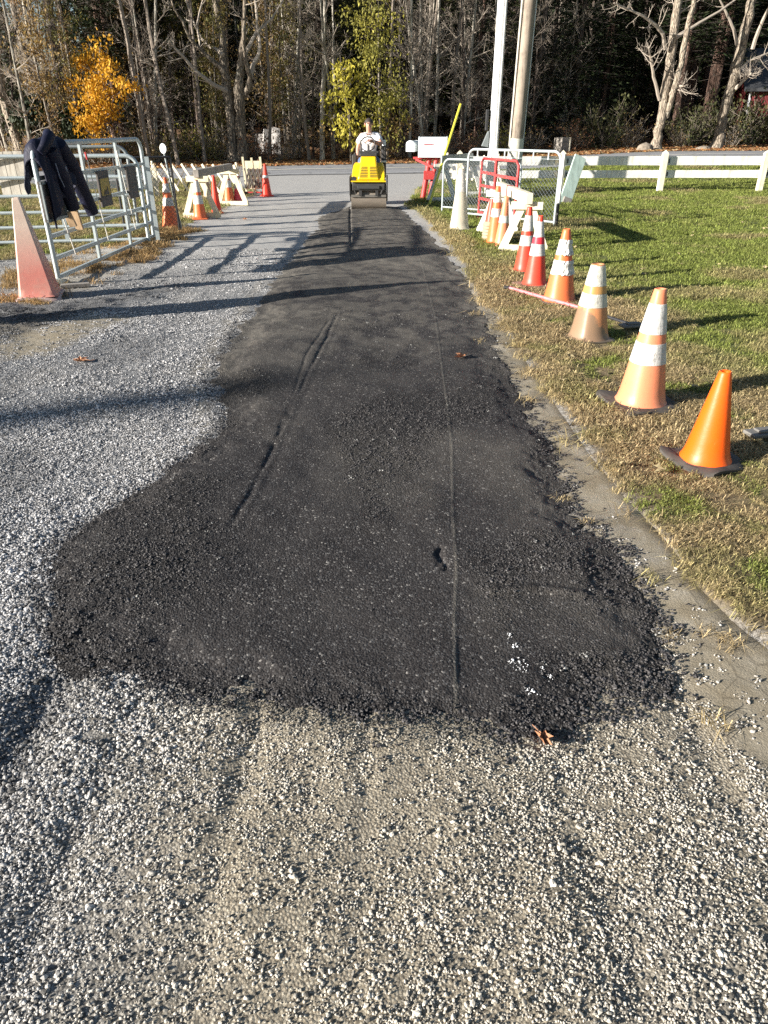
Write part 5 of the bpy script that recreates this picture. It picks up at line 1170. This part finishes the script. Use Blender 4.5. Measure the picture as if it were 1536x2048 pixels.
for (ps, mt, yy, lab, sd) in (
    ([(290, 262, 4), (280, 215, 4.2), (263, 125, 4), (250, 55, 3.8), (238, 0, 3.6)], bark_birch, 33, 'pale slender trunk right of the golden tree', 11),
    ([(357, 316, 4), (340, 255, 3.8), (325, 190, 3.6), (312, 130, 3.4), (299, 60, 3.2), (290, 0, 3)], bark_birch, 33, 'long pale trunk leaning left beside the reflector post', 12),
    ([(140, 300, 8), (130, 234, 8), (118, 160, 8.5), (109, 104, 9), (101, 50, 9), (96, 0, 9)], bark_dark, 36, 'thick dark trunk left of the golden tree', 13),
    ([(644, 318, 5), (644, 260, 4.8), (646, 195, 5), (648, 120, 3.5), (649, 65, 3), (650, 0, 2.6)], bark_birch, 37, 'pale-footed trunk left of the roller operator', 14),
    ([(619, 318, 3.5), (612, 260, 3.2), (606, 200, 3), (603, 130, 2.8), (601, 60, 2.4), (600, 0, 2.2)], bark_grey, 37, 'slim tan trunk between the two-stemmed maple and the roller', 15),
    ([(775, 296, 4), (774, 240, 4), (780, 150, 3.6), (784, 70, 3.2), (787, 0, 3)], bark_birch, 38, 'pale trunk just right of the roller operator', 16),
    ([(905, 270, 3.6), (906, 190, 3.4), (915, 100, 3.4), (922, 30, 3.2), (925, 0, 3)], bark_grey, 42, 'grey trunk rising behind the top of the yellow guard tube', 17),
    ([(840, 285, 4.2), (842, 200, 3.8), (841, 100, 3.6), (842, 0, 3.4)], bark_grey, 41, 'straight grey trunk above the white mailbox', 18),
    ([(862, 280, 3), (850, 250, 3), (858, 160, 2.8), (866, 90, 2.6), (876, 0, 2.4)], bark_birch, 43, 'light trunk between the mailbox and the yellow guard tube', 19),
    ([(408, 300, 3.5), (400, 240, 3.4), (396, 180, 3), (388, 100, 3), (380, 0, 2.6)], bark_birch, 35, 'pale spotted trunk left of the two-stemmed maple', 20),
    ([(510, 318, 2.6), (506, 260, 2.6), (500, 245, 2.2)], bark_birch, 36.5, 'short broken pale stub right of the two-stemmed maple', 21),
    ([(535, 310, 3), (541, 250, 3), (538, 170, 2.6), (534, 90, 2.2), (530, 0, 2)], bark_dark, 36.5, 'thin dark trunk beside the white slabs', 22)):
    traced('woods_tree', yy, [(ps, .5)], mt, twig_m, lab, sd, 12, 1.4, 2, 4.0, 9)
# golden tree
def leafy_traced(name, Y, pts, mat, label, seed, n, size, spread, trunk_px, bark=bark_grey, rp=2.2):
    """pts: crown clump centres as (px,py)"""
    rs = random.Random(seed); b = G(*trunk_px[0]); base = W(trunk_px[0][0], trunk_px[0][1], Y); base.z = float(terrain(base.x, Y)); t = empty(name, base, 0, label, 'tree')
    T = [W(px, py, Y)-base for px, py in trunk_px]; T[0].z = -.15; m = MB(); m.tube(T, [lerp(rp, rp*.4, i/(len(T)-1))*Y*.9/FPX for i in range(len(T))], 8); m.build('trunk', bark, t, True)
    cs = []; m = MB()
    for (px, py, w_) in pts:
        c = W(px, py, Y+rs.uniform(-.9, .9))-base
        q = min(T, key=lambda v: (v-c).length+abs(v.z-(c.z-.5))*.7); pp, rr = wander(q, c-q, (c-q).length, .022, .006, 4, .06, rs); m.tube(pp, rr, 4, cap=False)
        for _ in range(3): cs += [c+Vector((rs.gauss(0, spread), rs.gauss(0, spread), rs.gauss(0, spread*.8)))]*w_
    m.build('branches', twig_m, t); m = MB(); leaves(m, cs, n, spread*.62, size, rs); m.build('crown', mat, t); return t
gold = [(200, 95, 1), (185, 115, 2), (210, 118, 2), (150, 118, 1), (160, 128, 1), (180, 135, 3), (200, 140, 3), (225, 135, 1), (195, 158, 3), (210, 165, 3), (165, 172, 2), (150, 178, 1), (185, 180, 3), (222, 175, 3), (240, 182, 3), (200, 195, 3), (180, 200, 3), (225, 200, 2), (190, 215, 3), (210, 220, 2), (170, 235, 3), (185, 240, 3), (205, 235, 2), (178, 258, 2), (190, 268, 2), (228, 262, 1), (240, 225, 1)]
leafy_traced('golden_tree', 32.5, gold, lf_gold, 'tree with bright golden-orange leaves left of the road mouth', 41, 3300, .07, .24, [(230, 300), (215, 250), (205, 200), (198, 150), (200, 105), (202, 85)])
yg = [(x_, y_, 1) for x_, y_ in [(670, 130), (680, 150), (672, 165), (700, 130), (690, 185), (665, 200), (675, 215), (700, 215), (690, 240), (672, 245), (705, 170), (720, 190), (660, 225), (684, 262), (710, 250), (696, 280)]]
leafy_traced('yellow_tree', 36.4, yg, mat_leaf('lemon_leaf', (.48, .42, .06), (.38, .34, .05)), 'small tree with lemon-yellow leaves left of the roller operator', 42, 1100, .085, .24, [(702, 318), (700, 250), (690, 190), (684, 140), (680, 110)])
yg = [(x_, y_, 1) for x_, y_ in [(735, 10), (745, 35), (730, 55), (750, 70), (765, 90), (735, 95), (720, 75), (755, 120), (770, 60), (780, 110), (740, 135), (765, 150), (785, 160), (750, 170), (725, 150), (775, 185), (790, 200), (745, 200), (725, 215), (760, 225), (785, 235), (740, 245), (770, 255), (795, 175), (715, 30), (775, 20), (760, -10), (720, -5)]]
leafy_traced('olive_leaved_tree', 36.8, yg, lf_yg, 'tall slender tree with yellow-green leaves behind the roller operator', 43, 3300, .07, .36, [(763, 300), (760, 240), (758, 180), (757, 120), (757, 60), (757, 0), (757, -40)])
yg = [(x_, y_, 1) for x_, y_ in [(790, 230), (800, 250), (780, 265), (735, 285), (715, 290), (700, 300), (790, 285), (655, 270), (640, 280)]]
leafy_traced('brown_leaved_shrub', 38, yg, lf_brown, 'thin brown-leaved growth behind the roller operator', 44, 900, .07, .3, [(770, 312), (770, 290), (765, 270)])
for (c_, mt, lab, sd, n_) in (([(560, 80), (575, 60), (600, 80), (540, 110), (570, 110), (590, 130), (620, 100), (545, 60), (525, 75), (600, 40), (630, 60), (560, 30)], lf_olive, 'loose olive-green tree behind the two-stemmed maple', 45, 3200), ([(640, 30), (660, 60), (680, 40), (700, 20), (655, 100), (690, 80), (620, 15), (600, 0), (670, 5), (640, 130)], needle2, 'dark green tree above the lemon-yellow one', 46, 3000), ([(310, 30), (325, 60), (340, 90), (330, 120), (350, 60), (345, 150), (320, 10), (360, 20)], lf_olive, 'olive-leaved tree left of the two-stemmed maple', 47, 2400), ([(20, 200), (45, 220), (60, 250), (80, 230), (30, 260), (110, 255), (150, 270), (160, 240)], needle, 'dark low hemlock at the far left of the woods', 48, 2600)):
    leafy_traced('green_tree', 44 if sd != 48 else 34, [(a, b, 1) for a, b in c_], mt, lab, sd, n_, .10, .42, [(c_[0][0]+10, 300), (c_[0][0]+6, 200), (c_[0][0], 100), (c_[1][0], 20)], bark_dark, 3)
# ---- undergrowth shrubs along the road edge
def proto_shrub(k, R, h, mat, tw, n, size):
    rs = random.Random(600+k); t = empty('shrub', (0, 0, 0)); m = MB(); cs = []
    for i in range(34):
        a = rs.uniform(0, 6.28); pp, rr = wander((rs.gauss(0, R*.25), rs.gauss(0, R*.25), -.05), (cos(a)*.8, sin(a)*.8, rs.uniform(.4, 1.6)), h*rs.uniform(.6, 1.3), .011, .003, 5, .2, rs); m.tube(pp, rr, 3, cap=False); cs += pp[1:]
        for _ in range(4):
            j = rs.randrange(1, 5); d = Vector((rs.uniform(-1, 1), rs.uniform(-1, 1), rs.uniform(-.3, 1))).normalized(); m.tube([pp[j], pp[j]+d*h*.3], [.005, .002], 3, cap=False)
    m.build('stems', tw, t); m = MB(); leaves(m, cs, n, .09, size, rs); m.build('foliage', mat, t); return t
lf_straw = mat_leaf('straw_leaf', (.42, .34, .17), (.30, .22, .09)); lf_rust = mat_leaf('rust_leaf', (.22, .10, .05), (.30, .15, .08))
SH = [proto_shrub(0, .7, 1.0, lf_straw, twig_pale, 700, .045), proto_shrub(1, .8, 1.1, lf_rust, twig_m, 600, .05), proto_shrub(2, .6, 1.3, lf_yg, twig_m, 600, .05), proto_shrub(3, .8, 1.4, lf_brown, twig_pale, 260, .05), proto_shrub(4, .9, 1.3, needle2, twig_m, 1200, .055)]
SHN = ['straw-coloured', 'rusty red', 'yellow-green', 'thin twiggy brown', 'dark green']
shr = [(330, 0), (345, 2), (370, 0), (390, 3), (400, 2), (415, 0), (425, 2), (440, 3), (360, 0), (305, 0), (280, 3), (250, 2), (225, 3), (200, 3), (150, 0), (60, 3), (20, 0), (95, 3), (455, 3), (500, 3), (520, 1), (560, 3), (585, 3), (690, 3), (680, 1), (800, 3), (815, 1), (910, 1), (925, 1), (940, 1), (955, 1), (970, 0), (1000, 2), (1008, 0), (1015, 2), (900, 1), (890, 3), (1140, 0), (1150, 1), (1160, 0), (1060, 3), (1200, 4), (1250, 3), (1370, 4), (1385, 4), (1400, 4), (1360, 3), (1475, 4), (1488, 4), (1460, 3)]
for i, (px, k) in enumerate(shr):
    x = (px-768)/FPX*36; off = rnd.uniform(3.0, 5.2) if k != 4 else rnd.uniform(4, 6)
    for _ in range(3): y = float(rfar(x))+off; x = (px-768)/FPX*(y*cos(TH)+.5)
    side = 'left of the driveway' if px < 700 else ('around the pole feet' if px < 1180 else 'behind the big right-hand maples')
    put(SH[k], x, y, rnd.uniform(0, 6.28), rnd.uniform(.75, 1.3)*(1.5 if k == 4 else 1), f'{SHN[k]} bush at the wood edge {side}', 'bush', f'{SHN[k]} bushes {side}')
# ---- far woods: one mass behind, open towards the sky at the upper left
def far_woods():
    rs = random.Random(77); m = MB(); n = 46000
    for i in range(n):
        px = rs.uniform(-420, 2000); y = rs.uniform(64, 84); x = (px-768)/FPX*(y*cos(TH)+.5); z0 = float(terrain(x, y)); gap = 1-math.exp(-(((px-110)/95)**2))
        gap = max(gap, .0); top = 1.8+8.5*gap+2.0*vnoise(px/60.0, 1.0) if True else 0; z = z0+rs.random()**.9*max(1.5, top*1.5); s = rs.uniform(.22, .5)
        A = Euler((rs.uniform(-1.0, 1.0), rs.uniform(-1.0, 1.0), rs.uniform(0, 6.28))).to_matrix(); p = Vector((x, y, z)); a = A @ Vector((s, 0, 0)); b = A @ Vector((0, s*.6, 0)); m.add([p-a, p+b, p+a, p-b], [(0, 1, 2), (0, 2, 3)])
    o = m.build('far_woods', needle); o['kind'] = 'stuff'; o['label'] = 'dark far mass of evergreen woods behind the nearer trees'; o['category'] = 'woods'
far_woods()
def hill():
    xs = np.linspace(-190, 190, 160); ys = np.linspace(74, 125, 40); Yh, Xh = np.meshgrid(ys, xs, indexing='ij'); px = 768+Xh/(Yh*cos(TH)+.5)*FPX
    gap = 1-np.exp(-(((px-110)/115)**2)); Z = terrain(Xh, 74+0*Yh)-1+smooth(74, 118, Yh)*(2.5+17*gap)+(fbm(Xh*.12, Yh*.12, 80)-.5)*3*smooth(74, 90, Yh)
    n = NT('hill_forest_floor'); c = n.coord(); return gridmesh('hill', Xh, Yh, Z, None, n.fin(n.mix(n.noise(c, 1.2, 7, .8), (.012, .012, .008), (.05, .04, .025)), .95, n.bump(n.noise(c, 2, 6), .6), spec=.1), {})
hill()
# ---- boulders, slabs, barn
def boulder(px, py, w_, h_, label, seed, y=None):
    import bmesh
    rs = random.Random(seed); p = G(px, py); bm = bmesh.new(); bmesh.ops.create_icosphere(bm, subdivisions=3, radius=1)
    for v in bm.verts:
        k = 1+.22*(fbm(v.co.x*1.5+seed, v.co.y*1.5+v.co.z*2, seed)-.5)*2; v.co = Vector((v.co.x*k*w_, v.co.y*k*w_*.8, v.co.z*k*h_))
    me = bpy.data.meshes.new('boulder'); bm.to_mesh(me); bm.free(); me.materials.append(worn('boulder_stone', (.30, .25, .19), (.16, .13, .10), 3, .7, .9, .02)); o = bpy.data.objects.new('boulder', me); COL.objects.link(o); o.location = p+Vector((0, 0, h_*.25)); tag(o, label, 'boulder'); return o
boulder(1290, 303, .42, .30, 'pale boulder against the foot of the left leaning maple', 3); boulder(1406, 301, .42, .18, 'low flat boulder at the foot of the maple nearest the barn', 5)
for i, (px, py, w_, h_, rz) in enumerate(((523, 303, .38, .85, .1), (549, 300, .34, 1.15, -.1), (537, 295, .3, 1.05, .3))):
    y = 38.5; p = W(px, py, y); p.z = float(terrain(p.x, y))+.1; o = MB(); o.prism([(-w_, 0), (w_*.9, 0), (w_, h_*.95), (.1, h_), (-w_*.6, h_*1.02)], -.05, .05); b = recalc(o.build('stone_slab', worn('white_slab', (.74, .70, .66), (.5, .45, .4), 4, .5, .8), bevel=.01)); b.location = p; b.rotation_euler = (.0, 0, rz)
    tag(b, ['white slab standing leftmost among the trees right of the maple', 'tall white slab standing rightmost among the trees right of the maple', 'white slab partly hidden between the two other slabs'][i], 'slab')
# red barn at the right edge
def barn():
    y = 47.0; p = W(1480, 280, y); p.z = float(terrain(p.x, y)); t = empty('red_barn', p, radians(-12), 'dark red barn with white trim at the right edge beyond the maples', 'barn'); n = NT('barn_boards'); c = n.coord(); s = n.sep(c)
    wv = n.n('TexWave'); n.l(c, wv.inputs[0]); wv.inputs['Scale'].default_value = 4; wv.bands_direction = 'X'; col = n.mix(n.noise(n.mapping(c, (6, 6, .8)), 3, 5), (.10, .010, .010), (.17, .02, .02)); rm = n.fin(col, .8, n.bump(wv.outputs[0], .02))
    L, D, hw, hr = 12.0, 7.0, 2.9, 4.6
    m = MB(); m.prism([(0, 0), (D, 0), (D, hw), (D/2, hr), (0, hw)], 0, L, 'x'); recalc(m.build('wall', rm, t))
    m = MB(); m.prism([(-.4, hw-.35), (D/2, hr+.12), (D+.4, hw-.35), (D+.4, hw-.2), (D/2, hr+.3), (-.4, hw-.2)], -.4, L+.4, 'x'); recalc(m.build('roof', worn('barn_roof', (.05, .052, .055), (.03, .03, .033), 3, .5, .6), t))
    wt = worn('barn_trim', (.55, .55, .55), (.4, .4, .4))
    for x in (-.03, 1.6, 3.9): 
        m = MB(); m.box((x+.06, -.03, 1.35), (.12, .05, 2.7)); m.build('trim', wt, t)
    m = MB(); m.box((2.8, -.03, 2.75), (2.5, .05, .12)); m.build('trim', wt, t); m = MB(); m.box((2.8, -.02, 1.32), (2.15, .03, 2.64)); m.build('door', rm, t)
barn()
# the tree left of the frame whose soft shadow crosses the near gravel
sp_ = G(120, 822); q = sp_-Vector((sin(SUN_AZ), cos(SUN_AZ), 0))*42; hs_ = (42+(G(560, 750)-sp_).length)*tan(SUN_EL); t = empty('roadside_tree', (q.x, q.y, 0), 0, 'bare tree standing outside the frame to the left', 'tree'); m = MB(); m.tube([(0, 0, 0), (.05, 0, 4), (0, .1, 8), (.1, 0, hs_)], [.34, .30, .26, .20], 10); m.build('trunk', bark_grey, t, True)
# ================================================================= ROLLER AND OPERATOR
RB = G(738, 420); Y0 = RB.y
def zx(px, py, y=None): return W(px, py, y or Y0)
yel = worn('yellow_paint', (.85, .56, .01), (.62, .38, .02), 6, .35, .35, .0006, spots=(.5, .35, .08)); blk = worn('black_steel', (.028, .027, .026), (.06, .055, .05), 9, .6, .55, .001)
steel = worn('drum_steel', (.30, .255, .20), (.17, .14, .115), 14, .7, .6, .002, .15, stretch=(.3, 1, 1))
R = empty('road_roller', (RB.x, RB.y+.04, 0), 0, 'small yellow ride-on roller with a steel drum on the far end of the fresh asphalt', 'roller'); ox, oy = R.location.x, R.location.y
wD = (zx(773, 405).x-zx(704, 405).x)
m = MB(); m.tube([(-wD/2, 0, .255), (wD/2, 0, .255)], .255, 40); dr = m.build('drum', steel, R, True)
for s in (-1, 1):
    m = MB(); m.tube([(s*(wD/2+.001), 0, .26), (s*(wD/2+.03), 0, .26)], .09, 16); m.build('hub', blk, dr, True)
    m = MB(); m.prism([(-.29, .33), (-.14, .27), (.14, .27), (.34, .40), (.40, .66), (-.20, .66), (-.32, .60)], s*(wD/2+.006), s*(wD/2+.032), 'x'); recalc(m.build('side_plate', blk, R, bevel=.006))
m = MB(); m.box((0, -.272, .295), (wD, .03, .045)); m.build('scraper_bar', worn('scraper', (.10, .095, .085), (.2, .18, .15)), R)
m = MB(); m.prism([(-.32, .40), (-.33, .50), (-.28, .60), (.3, .60), (.3, .56), (-.2, .55), (-.24, .40)], -wD/2+.03, wD/2-.03, 'x'); recalc(m.build('front_frame', blk, R, bevel=.01))
m = MB(); m.box((0, -.34, .465), (wD*.62, .02, .06)); m.build('nameplate_bar', worn('dark_grey', (.05, .05, .05)), R, bevel=.005)
for x in (-.17, .17): m = MB(); m.box((x, -.29, .355), (.06, .05, .11)); m.build('bracket', blk, R)
for x in (-.29, .29): m = MB(); m.tube([(x, -.31, .41), (x*.9, -.29, .335)], .02, 8); m.build('tow_lug', blk, R)
m = MB(); m.tube([(-wD/2, 1.35, .255), (wD/2, 1.35, .255)], .255, 32); m.build('rear_drum', steel, R, True)
m = MB(); m.box((0, .85, .50), (wD*.86, 1.5, .22)); m.build('chassis', blk, R, bevel=.02)
def loft(name, secs, mat, parent, bev=.02):
    m = MB(); vs = []
    for z, yf, yb, w_ in secs: vs += [(-w_, yf, z), (w_, yf, z), (w_, yb, z), (-w_, yb, z)]
    k = len(secs); fs = [(0, 3, 2, 1), tuple(4*(k-1)+i for i in range(4))]
    for i in range(k-1):
        for j in range(4): fs.append((i*4+j, i*4+(j+1) % 4, (i+1)*4+(j+1) % 4, (i+1)*4+j))
    m.add(vs, fs); o = m.build(name, mat, parent, bevel=bev); return recalc(o)
W2 = wD/2
loft('lower_hood', [(.575, -.31, .62, W2*.90), (.61, -.34, .62, W2*.93), (.70, -.27, .62, W2*.93), (.85, -.13, .62, W2*.86), (.90, -.03, .62, W2*.80)], yel, R)
hood = loft('hood', [(.60, -.352, .5, W2*.62), (.66, -.345, .5, W2*.58), (.88, -.24, .5, W2*.47), (1.01, -.16, .5, W2*.42), (1.04, -.10, .5, W2*.40)], yel, R, .025)
for s in (-1, 1):
    for i in range(7):
        z = .665+i*.029; y = -.345+(z-.66)*.477-.006; m = MB(); wx = lerp(.155, .115, i/6); m.box((s*(.028+wx/2), y, z), (wx, .014, .011)); m.build('vent', blk, hood)
m = MB(); m.prism([(-.36, .565), (.36, .565), (.36, .59), (-.36, .59)], -.36, -.31); m.build('bumper_lip', yel, R)
m = MB(); m.lathe([(.05, -.012), (.05, .012)], 16); o = m.build('lamp_recess', blk, R); o.location = (-.305, -.325, .62); o.rotation_euler = (pi/2, 0, 0)
m = MB(); m.box((0, .02, 1.06), (.36, .30, .06)); m.box((0, .18, 1.075), (.42, .12, .09)); m.build('console', blk, R, bevel=.015)
m = MB(); m.tube([(0, .16, 1.06), (0, .28, 1.22)], .018, 8); sw_c = Vector((-.02, .30, 1.25)); col_ = m.build('steering_column', blk, R)
m = MB(); pts = []
for i in range(25):
    a = 2*pi*i/24; v = Vector((cos(a)*.15, sin(a)*.15, 0)); v.rotate(Euler((radians(62), 0, 0))); pts.append(sw_c+v)
m.tube(pts, .012, 6, cap=False)
for a in (.5, 2.6, 4.7): v = Vector((cos(a)*.15, sin(a)*.15, 0)); v.rotate(Euler((radians(62), 0, 0))); m.tube([sw_c-Vector((0, .02, .02)), sw_c+v], .008, 5)
m.build('steering_wheel', blk, R)
m = MB(); m.box((0, .78, .80), (.42, .42, .10)); m.build('seat', blk, R, bevel=.03); m = MB(); m.box((0, 1.02, 1.02), (.42, .08, .42)); m.build('seat_back', blk, R, bevel=.03)
for s in (-1, 1):
    m = MB(); m.box((s*W2*.86, .78, .90 if s > 0 else .83), (.10, .62, .62 if s > 0 else .42)); m.build('side_fender', blk, R, bevel=.02)
    m = MB(); m.tube([(s*W2*.84, .62, .7), (s*W2*.84, .62, 1.20 if s > 0 else 1.06), (s*W2*.84, .95, 1.20 if s > 0 else 1.06)], .018, 8); m.build('grab_rail', blk, R)
m = MB(); m.box((W2*.86, .44, .915), (.12, .10, .03)); m.build('white_decal_plate', white_paint, R)
m = MB(); m.lathe([(.045, 0), (.045, .10), (.02, .11)], 12, c=(W2*.86, .72, 1.21)); m.build('white_cap', white_paint, R, True)
# ---- person
skin_m = worn('skin', (.56, .31, .22), (.48, .24, .17), 6, .4, .55, .0003); shirt = worn('white_shirt', (.88, .88, .88), (.80, .80, .82), 5, .4, .8, .004); jean = worn('blue_jeans', (.10, .16, .30), (.05, .08, .16), 12, .5, .85, .002); hair_m = worn('dark_hair', (.035, .025, .02), (.06, .045, .035), 40, .5, .7)
ps = empty('person', (ox-.0, oy+.72, -.12), 0, 'person in a white T-shirt and blue jeans sitting at the wheel of the roller', 'person')
def skinned(name, joints, edges, mat, parent, root=0, sub=2):
    me = bpy.data.meshes.new(name); me.from_pydata([j[0] for j in joints], edges, []); me.materials.append(mat); o = bpy.data.objects.new(name, me); COL.objects.link(o); o.parent = parent
    s = o.modifiers.new('skin', 'SKIN'); s.use_smooth_shade = True
    for i, j in enumerate(joints):
        r = j[1]; me.skin_vertices[0].data[i].radius = r if hasattr(r, '__len__') else (r, r)
    me.skin_vertices[0].data[root].use_root = True
    u = o.modifiers.new('sub', 'SUBSURF'); u.levels = sub; u.render_levels = sub; return o
J = []; E_ = []
def jt(p, r, par=None):
    J.append((p, r)); i = len(J)-1
    if par is not None: E_.append((par, i))
    return i
pel = jt((0, .06, 1.10), (.15, .11)); wst = jt((0, .05, 1.26), (.135, .10), pel); ch = jt((0, .02, 1.44), (.165, .11), wst); nb = jt((0, .0, 1.57), (.075, .07), ch); nk = jt((0, -.01, 1.615), (.056, .058), nb); hd0 = jt((0, -.03, 1.675), (.064, .077), nk); hd1 = jt((0, -.03, 1.75), (.076, .092), hd0); hd2 = jt((0, -.015, 1.81), (.056, .066), hd1)
def hand(w_, d, sd, curl=.5):
    d = Vector(d).normalized(); side = d.cross(Vector((0, 0, 1))).normalized()*sd; dn = Vector((0, 0, -1)); w_ = Vector(w_); pm = w_+d*.05; pi_ = jt(tuple(pm), (.036, .018), None); E_.append((wr[0], pi_))
    for k, (o_, L) in enumerate(((-.027, .065), (-.009, .074), (.009, .070), (.026, .055))):
        a = jt(tuple(pm+d*.035+side*o_), .009, pi_); b = jt(tuple(pm+d*(.035+L*.5)+side*o_+dn*L*.25*curl), .0085, a); jt(tuple(pm+d*(.035+L*.7)+side*o_+dn*L*.75*curl), .0075, b)
    a = jt(tuple(pm-d*.01-side*.038+dn*.004), .011, pi_); jt(tuple(pm+d*.025-side*.055+dn*.012), .009, a)
wr = [0]
# right arm (image left) hanging down to the side lever
sh = jt((-.17, .02, 1.52), .058, ch); el = jt((-.245, .0, 1.27), .046, sh); w1 = jt((-.25, -.12, 1.08), .030, el); wr[0] = w1; hand(J[w1][0], (0, -.4, -.9), -1, .6)
# left arm (image right) bent across to the wheel
sh2 = jt((.17, .02, 1.52), .058, ch); el2 = jt((.26, -.16, 1.36), .046, sh2); w2 = jt((.05, -.33, 1.43), .030, el2); wr[0] = w2; hand(J[w2][0], (-.75, -.35, .0), 1, .9)
for s in (-1, 1):
    hp = jt((s*.10, .04, 1.07), .085, pel); kn = jt((s*.17, -.36, 1.05), .062, hp); an = jt((s*.18, -.40, .74), .042, kn); ft = jt((s*.18, -.50, .69), (.04, .03), an)
body = skinned('body', J, E_, skin_m, ps)
sj = [((0, .06, 1.08), (.170, .125)), ((0, .05, 1.25), (.160, .12)), ((0, .02, 1.43), (.205, .14)), ((0, .01, 1.54), (.155, .105)), ((-.175, .02, 1.515), (.092, .085)), ((-.235, .005, 1.35), (.075, .07)), ((.175, .02, 1.515), (.092, .085)), ((.245, -.09, 1.41), (.078, .072)), ((0, -.0, 1.58), (.10, .08))]
skinned('shirt', sj, [(0, 1), (1, 2), (2, 3), (3, 8), (2, 4), (4, 5), (2, 6), (6, 7)], shirt, ps)
jj = [((0, .06, 1.06), (.175, .13)), ((-.10, .04, 1.06), .10), ((-.17, -.36, 1.05), .078), ((-.18, -.40, .78), .06), ((.10, .04, 1.06), .10), ((.17, -.36, 1.05), .078), ((.18, -.40, .78), .06)]
skinned('jeans', jj, [(0, 1), (1, 2), (2, 3), (0, 4), (4, 5), (5, 6)], jean, ps)
m = MB(); rs = random.Random(4); prof = []
for i in range(9):
    th_ = pi/2*i/8; prof.append((.092*cos(th_)+.001, 1.762+.09*sin(th_)))
m.lathe(prof, 20, c=(0, -.005, 0)); hr = m.build('hair', hair_m, ps, True)
for v in hr.data.vertices:
    v.co.y *= 1.12; v.co.z += (.035 if v.co.y > -.05 and v.co.z < 1.775 else 0)*-1; v.co.x += rs.uniform(-.003, .003); v.co.y += .01
m = MB(); m.prism([(-.012, 1.69), (.012, 1.69), (.006, 1.745), (-.006, 1.745)], -.142, -.10); recalc(m.build('nose', skin_m, ps, bevel=.005))
for s in (-1, 1):
    m = MB(); m.lathe([(.001, -.009), (.008, -.005), (.010, 0), (.008, .005), (.001, .009)], 10, c=(s*.030, -.112, 1.75)); m.build('eye', worn('eye_dark', (.03, .025, .02)), ps, True)
    m = MB(); m.beam((s*.016, -.120, 1.768), (s*.046, -.112, 1.767), .007, .006); m.build('brow', hair_m, ps)
    m = MB(); m.lathe([(.006, -.028), (.014, -.014), (.015, .012), (.006, .024)], 10, c=(s*.082, -.02, 1.74)); m.build('ear', skin_m, ps, True)
m = MB(); m.beam((-.022, -.109, 1.665), (.022, -.109, 1.665), .008, .007); m.build('mouth', worn('lips', (.38, .15, .13)), ps)
m = MB(); m.tube([(-.07, -.06, 1.59), (-.03, -.11, 1.52), (0, -.135, 1.455), (.03, -.11, 1.52), (.07, -.06, 1.59)], .004, 5); m.box((0, -.142, 1.44), (.045, .012, .03)); m.build('hanging_glasses', blk, ps)
